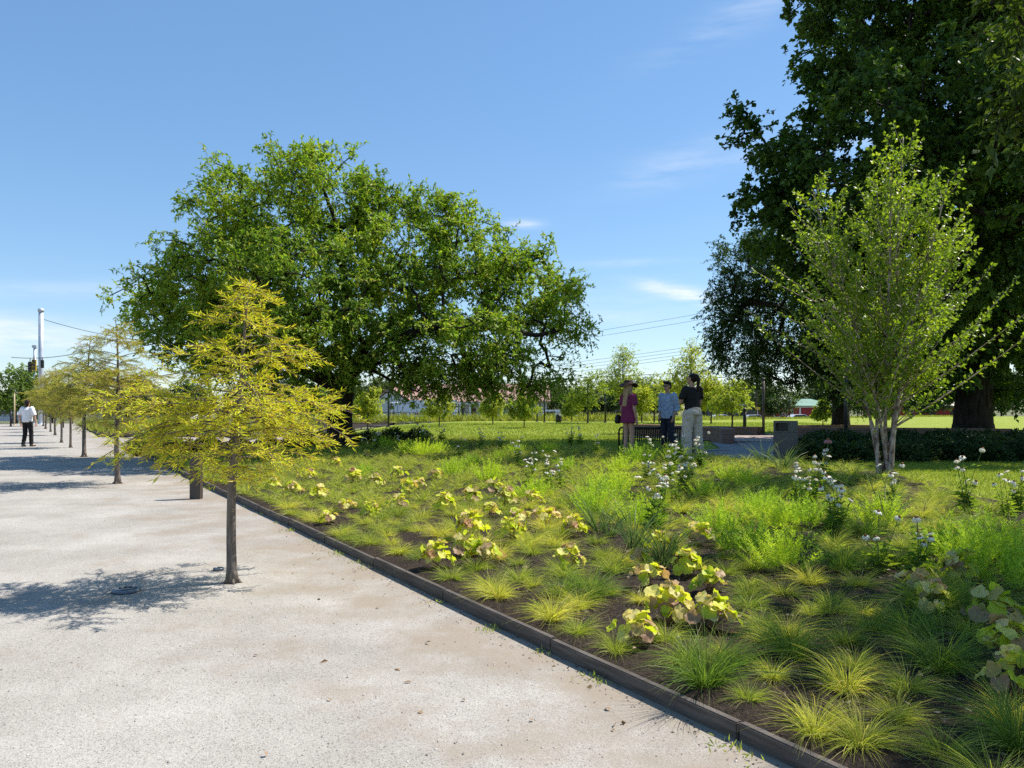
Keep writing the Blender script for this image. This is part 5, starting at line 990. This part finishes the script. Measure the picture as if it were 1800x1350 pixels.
# woman in brown hat and magenta dress, looking away to the right
t, q = person('person in wide brown hat and short magenta dress, standing left of the bench', 1104, 800, 1.63, (.85, .52), 'skin', [((-.185, 0, 1.375), (-.225, -.02, 1.10), (-.20, .06, .86), (0, .15, -1), (-1, 0, 0)), ((.185, 0, 1.375), (.235, -.02, 1.10), (.225, .05, .86), (0, .2, -1), (1, 0, 0))], Lst, GP, (2.59, 17.7, gz(2.59, 17.7)))
skinned('dress', [((0, 0, .78), (.235, .175, .012), (0, 0, 1.02), (.205, .15, .02)), ((0, 0, 1.02), (.205, .15, .02), (0, 0, 1.30), (.185, .115, .05)), ((0, 0, 1.30), (.18, .11, .05), (0, 0, 1.41), (.10, .07, .015)), ((-.168, 0, 1.385), .088, (-.235, -.01, 1.20), (.075, .075, .02)), ((.168, 0, 1.385), .088, (.24, -.01, 1.20), (.075, .075, .02))], M['magenta'], t, .011, 3)
skinned('hair', [((0, -.02, 1.64), (.083, .092, .07), (0, -.05, 1.55), (.088, .06, .06)), ((0, -.07, 1.55), (.09, .045, .05), (.0, -.125, 1.18), (.075, .025, .03)), ((.06, -.01, 1.56), (.03, .05, .05), (.09, .03, 1.30), (.02, .02, .02)), ((-.06, -.01, 1.56), (.03, .05, .05), (-.10, -.06, 1.22), (.03, .03, .02))], M['hair_blonde'], t, .010, 2)
g = Geo(); a = np.linspace(0, 2 * np.pi, 36, endpoint=False); prof = [(.205, -.010), (.165, .0), (.105, .012), (.100, .05), (.093, .09), (.075, .112), (.04, .112), (.002, .100)]
V = np.array([[r_ * math.cos(b), 1.12 * r_ * math.sin(b), 1.672 + z_ + (.045 * math.cos(2 * b) * (r_ / .2) ** 2 if r_ > .12 else 0)] for r_, z_ in prof for b in a]); k = len(prof); i = np.arange(k - 1)[:, None] * 36; j = np.arange(36)[None]; j2 = (j + 1) % 36; g.add(V, np.stack([i + j, i + j2, i + 36 + j2, i + 36 + j], -1).reshape(-1, 4)); h_ = part('hat', g, M['hat'], t, True); so = h_.modifiers.new('t', 'SOLIDIFY'); so.thickness = .008
g = Geo(); g.lathe([(.107, 1.685), (.106, 1.715)], 30); b_ = part('hat_band', g, M['hatband'], h_, True); b_.scale = (1, 1.12, 1)
skinned('shoulder_bag', [((-.24, -.12, .90), (.05, .09, .08), (-.24, -.12, .80), (.055, .10, .05))], M['leather'], t, .012, 2); shoes(t, Lst, M['leather'])
# man in patterned shirt facing the camera's left
t, q = person('person with dark hair and glasses in pale blue patterned shirt and dark jeans', 1173, 800, 1.66, (-.62, -.55), 'skin2', [((-.19, 0, 1.375), (-.245, -.05, 1.11), (-.205, .06, .89), (.1, .3, -1), (-1, 0, 0)), ((.19, 0, 1.375), (.24, -.05, 1.11), (.215, .04, .88), (0, .2, -1), (1, 0, 0))], Lst, GP, (3.52, 18.0, gz(3.52, 18.0)))
skinned('shirt', [((0, .0, .86), (.185, .135, .012), (0, 0, 1.10), (.185, .125, .03)), ((0, 0, 1.10), (.185, .125, .03), (0, 0, 1.33), (.19, .11, .05)), ((0, 0, 1.33), (.185, .105, .05), (0, 0, 1.43), (.075, .065, .012)), ((-.168, 0, 1.38), .088, (-.25, -.05, 1.12), .062), ((-.25, -.05, 1.12), .062, (-.235, -.02, 1.04), (.056, .056, .03)), ((.168, 0, 1.38), .088, (.245, -.05, 1.12), .062), ((.245, -.05, 1.12), .062, (.235, -.02, 1.04), (.056, .056, .03)), ((-.06, .06, 1.42), .018, (.06, .06, 1.42), .018)], M['print'], t, .010, 3)
skinned('trousers', [((0, 0, .98), (.165, .115, .02), (0, 0, .88), (.165, .115, .05))] + [s for hp, kn, an, toe in Lst for s in chain([hp, kn, (an[0], an[1], .09)], [(.098, .10, .09), (.078, .08, .06), (.066, .07, .012)])], M['navy'], t, .011, 2); shoes(t, Lst, M['leather'])
skinned('hair', [(q(0, -.02, .065), (.088, .094, .074), q(0, -.055, -.015), (.084, .058, .055)), (q(-.045, .055, .098), (.034, .034, .03), q(.045, .05, .108), (.04, .036, .03)), (q(.07, -.02, .05), (.018, .04, .03), q(-.07, -.02, .05), (.018, .04, .03))], M['hair_dark'], t, .009, 2)
g = Geo()
for sx in (-1, 1): a = np.linspace(0, 6.283, 15); c_ = np.array([q(sx * .032 + .022 * math.cos(b), .100, .012 + .018 * math.sin(b)) for b in a]); g.tube(c_, .003, 5, cap=False); g.tube([q(sx * .054, .098, .014), q(sx * .078, .0, .016)], .003, 5)
g.tube([q(-.01, .102, .014), q(.01, .102, .014)], .003, 5); part('glasses', g, M['black'], t)
# woman in black top and beige trousers, back to us, arms crossed
Lw = [((-.10, 0, .92), (-.13, .02, .50), (-.15, .0, .08), (-.18, .15, .03)), ((.10, 0, .92), (.12, -.01, .50), (.13, -.06, .08), (.16, .09, .03))]
t, q = person('person in black top and wide beige trousers, arms folded, back to the camera', 1217, 806, 1.80, (-.5, .86), 'skin2', [((-.195, 0, 1.375), (-.27, .06, 1.12), (-.02, .19, 1.14), (1, .05, .15), (0, 1, 0)), ((.195, 0, 1.375), (.27, .06, 1.12), (.03, .17, 1.18), (-1, .05, .1), (0, 1, 0))], Lw, GP, None, .35)
skinned('top', [((0, 0, .97), (.185, .135, .012), (0, 0, 1.12), (.178, .125, .03)), ((0, 0, 1.12), (.178, .125, .03), (0, 0, 1.33), (.195, .12, .05)), ((0, 0, 1.33), (.19, .11, .05), (0, -.005, 1.43), (.08, .065, .012)), ((-.168, 0, 1.38), .088, (-.25, .035, 1.22), (.07, .07, .04)), ((.168, 0, 1.38), .088, (.25, .035, 1.22), (.07, .07, .04))], M['blackcloth'], t, .010, 3)
skinned('trousers', [((0, -.01, 1.03), (.165, .125, .02), (0, -.02, .90), (.195, .15, .06))] + [s for hp, kn, an, toe in Lw for s in chain([hp, kn, (an[0], an[1], .06)], [(.115, .13, .09), (.105, .11, .06), (.105, .115, .012)])], M['beige'], t, .011, 2); shoes(t, Lw, M['leather'])
hr = skinned('hair', [(q(0, -.03, .05), (.082, .09, .072), q(0, -.06, -.02), (.074, .05, .05)), (q(0, -.115, .06), (.04, .04, .035), q(0, -.155, -.02), (.042, .038, .05)), (q(0, -.155, -.02), (.042, .038, .05), q(.0, -.135, -.25), (.022, .018, .02)), (q(.07, -.01, .05), (.016, .04, .03), q(-.07, -.01, .05), (.016, .04, .03))], M['hair_dark'], t, .009, 2)
g = Geo(); c_ = q(.03, -.125, .085); g.bbox(*c_, .05, .02, .03, .006); part('hair_clip', g, M['whitecloth'], hr)
# man walking away on the gravel
Lm = [((-.09, 0, .92), (-.095, .03, .50), (-.09, -.10, .10), (-.11, .04, .03)), ((.09, 0, .92), (.10, .07, .50), (.10, .08, .08), (.12, .24, .03))]
t, q = person('person in white T-shirt and black trousers walking away along the gravel', 48, 785, 1.83, (.02, 1), 'skin', [((-.20, 0, 1.38), (-.27, -.04, 1.10), (-.26, .04, .85), (0, .25, -1), (-1, 0, 0)), ((.20, 0, 1.38), (.28, -.03, 1.11), (.30, .03, .86), (.1, .25, -1), (1, 0, 0))], Lm)
skinned('shirt', [((0, 0, .90), (.19, .135, .012), (0, 0, 1.12), (.185, .125, .03)), ((0, 0, 1.12), (.185, .125, .03), (0, 0, 1.34), (.20, .12, .05)), ((0, 0, 1.34), (.19, .11, .05), (0, 0, 1.435), (.08, .065, .012)), ((-.168, 0, 1.385), .088, (-.265, -.03, 1.17), (.078, .078, .03)), ((.168, 0, 1.385), .088, (.27, -.025, 1.17), (.078, .078, .03))], M['whitecloth'], t, .010, 3)
skinned('trousers', [((0, 0, 1.0), (.16, .115, .02), (0, 0, .90), (.165, .12, .05))] + [s for hp, kn, an, toe in Lm for s in chain([hp, kn, (an[0], an[1], .09)], [(.098, .105, .09), (.076, .08, .06), (.066, .07, .012)])], M['blackcloth'], t, .011, 2); shoes(t, Lm, M['leather'])
skinned('hair', [(q(0, -.02, .05), (.088, .096, .075), q(0, -.055, -.02), (.088, .06, .06)), (q(0, -.06, -.02), (.088, .055, .05), q(0, -.06, -.11), (.075, .045, .03)), (q(.07, -.01, .04), (.02, .05, .05), q(-.07, -.01, .04), (.02, .05, .05))], M['hair_brown'], t, .010, 2)

# ------------------------------------------------------------------ light, sky, camera
EL, AZ = R(54), math.atan2(.91, .41)            # azimuth clockwise from +Y
sd = Vector((math.sin(AZ) * math.cos(EL), math.cos(AZ) * math.cos(EL), math.sin(EL)))
L = bpy.data.lights.new('sun', 'SUN'); L.energy = 5.0; L.angle = R(.53); L.color = (1, .94, .85); so = bpy.data.objects.new('sun', L); COL.objects.link(so); so.rotation_euler = sd.to_track_quat('Z', 'Y').to_euler()
w = bpy.data.worlds.new('World'); sc.world = w; w.use_nodes = True; nt = w.node_tree; nd, lk = nt.nodes, nt.links
sky = nd.new('ShaderNodeTexSky'); sky.sky_type = 'NISHITA'; sky.sun_disc = False; sky.sun_elevation = EL; sky.sun_rotation = AZ; sky.air_density = 1.0; sky.dust_density = .05; sky.ozone_density = 1.5; sky.altitude = 300
tc = nd.new('ShaderNodeTexCoord'); sx = nd.new('ShaderNodeSeparateXYZ'); lk.new(tc.outputs['Generated'], sx.inputs[0])
def mth(op, a, b=None, c=None):
    n = nd.new('ShaderNodeMath'); n.operation = op
    for i, v in enumerate((a, b, c)):
        if v is None: continue
        if isinstance(v, (int, float)): n.inputs[i].default_value = v
        else: lk.new(v, n.inputs[i])
    return n.outputs[0]
az = mth('ARCTAN2', sx.outputs[0], sx.outputs[1]); el = mth('ARCSINE', sx.outputs[2])
mpn = nd.new('ShaderNodeCombineXYZ'); lk.new(az, mpn.inputs[0]); lk.new(mth('MULTIPLY', el, 5.5), mpn.inputs[1])
nz = nd.new('ShaderNodeTexNoise'); nz.inputs['Scale'].default_value = 7; nz.inputs['Detail'].default_value = 9; nz.inputs['Roughness'].default_value = .62; lk.new(mpn.outputs[0], nz.inputs['Vector'])
nn = nz.outputs['Fac']
def streak(px, py, wx, wy, tilt, k):
    a0 = math.atan2((px - 900) / F, 1); e0 = math.atan2((YH - py) / F, math.hypot((px - 900) / F, 1)); da = mth('SUBTRACT', az, a0); de = mth('SUBTRACT', mth('SUBTRACT', el, e0), mth('MULTIPLY', da, tilt))
    q = mth('ADD', mth('POWER', mth('ABSOLUTE', mth('DIVIDE', da, wx / F)), 2.0), mth('POWER', mth('ABSOLUTE', mth('DIVIDE', de, wy / F)), 2.0)); return mth('MULTIPLY', mth('EXPONENT', mth('MULTIPLY', q, -1.0)), k)
tot = None
for a in ((0, 585, 150, 26, .0, 1.1), (60, 600, 220, 12, .02, .6), (1190, 512, 60, 12, -.25, 1.6), (1240, 528, 50, 7, -.2, 1.2), (915, 394, 36, 7, .0, 1.1), (1330, 10, 150, 30, .35, .3), (1200, 290, 120, 30, .2, .35), (1050, 560, 160, 40, .1, .35), (100, 510, 200, 14, .08, .35), (1100, 462, 90, 6, .0, .4), (1480, 250, 120, 20, .1, .5)):
    q = streak(*a); tot = q if tot is None else mth('ADD', tot, q)
cm = nd.new('ShaderNodeMapRange'); cm.inputs[1].default_value = .36; cm.inputs[2].default_value = .72; lk.new(nn, cm.inputs[0]); mask = mth('MINIMUM', mth('MULTIPLY', tot, cm.outputs[0]), .85)
mx = nd.new('ShaderNodeMix'); mx.data_type = 'RGBA'; lk.new(mask, mx.inputs[0]); hs = nd.new('ShaderNodeHueSaturation'); hs.inputs['Saturation'].default_value = 1.08; hs.inputs['Hue'].default_value = .497; lk.new(sky.outputs[0], hs.inputs['Color']); ev = nd.new('ShaderNodeMix'); ev.data_type = 'RGBA'; ev.inputs[0].default_value = .38; lk.new(hs.outputs[0], ev.inputs[6]); ev.inputs[7].default_value = (.90, 2.12, 4.2, 1); lk.new(ev.outputs[2], mx.inputs[6]); mx.inputs[7].default_value = (5.6, 5.9, 6.4, 1)
bg = nd['Background']; lk.new(mx.outputs[2], bg.inputs['Color']); bg.inputs['Strength'].default_value = .115
cd = bpy.data.cameras.new('camera'); co = bpy.data.objects.new('camera', cd); COL.objects.link(co); co.location = (0, 0, HC); co.rotation_euler = (R(90), 0, 0); cd.sensor_width = 36; cd.lens = 28; cd.shift_y = (YH - 675) / 1800; cd.clip_end = 3000; cd.clip_start = .05; sc.camera = co
sc.view_settings.view_transform = 'Standard'; sc.view_settings.look = 'None'; sc.view_settings.exposure = .66; sc.view_settings.gamma = 1
sc.cycles.use_denoising = False; sc.cycles.max_bounces = 6; sc.cycles.diffuse_bounces = 3; sc.cycles.glossy_bounces = 2; sc.cycles.transmission_bounces = 4; sc.cycles.use_adaptive_sampling = True; sc.cycles.adaptive_threshold = .015; sc.cycles.sample_clamp_indirect = 6
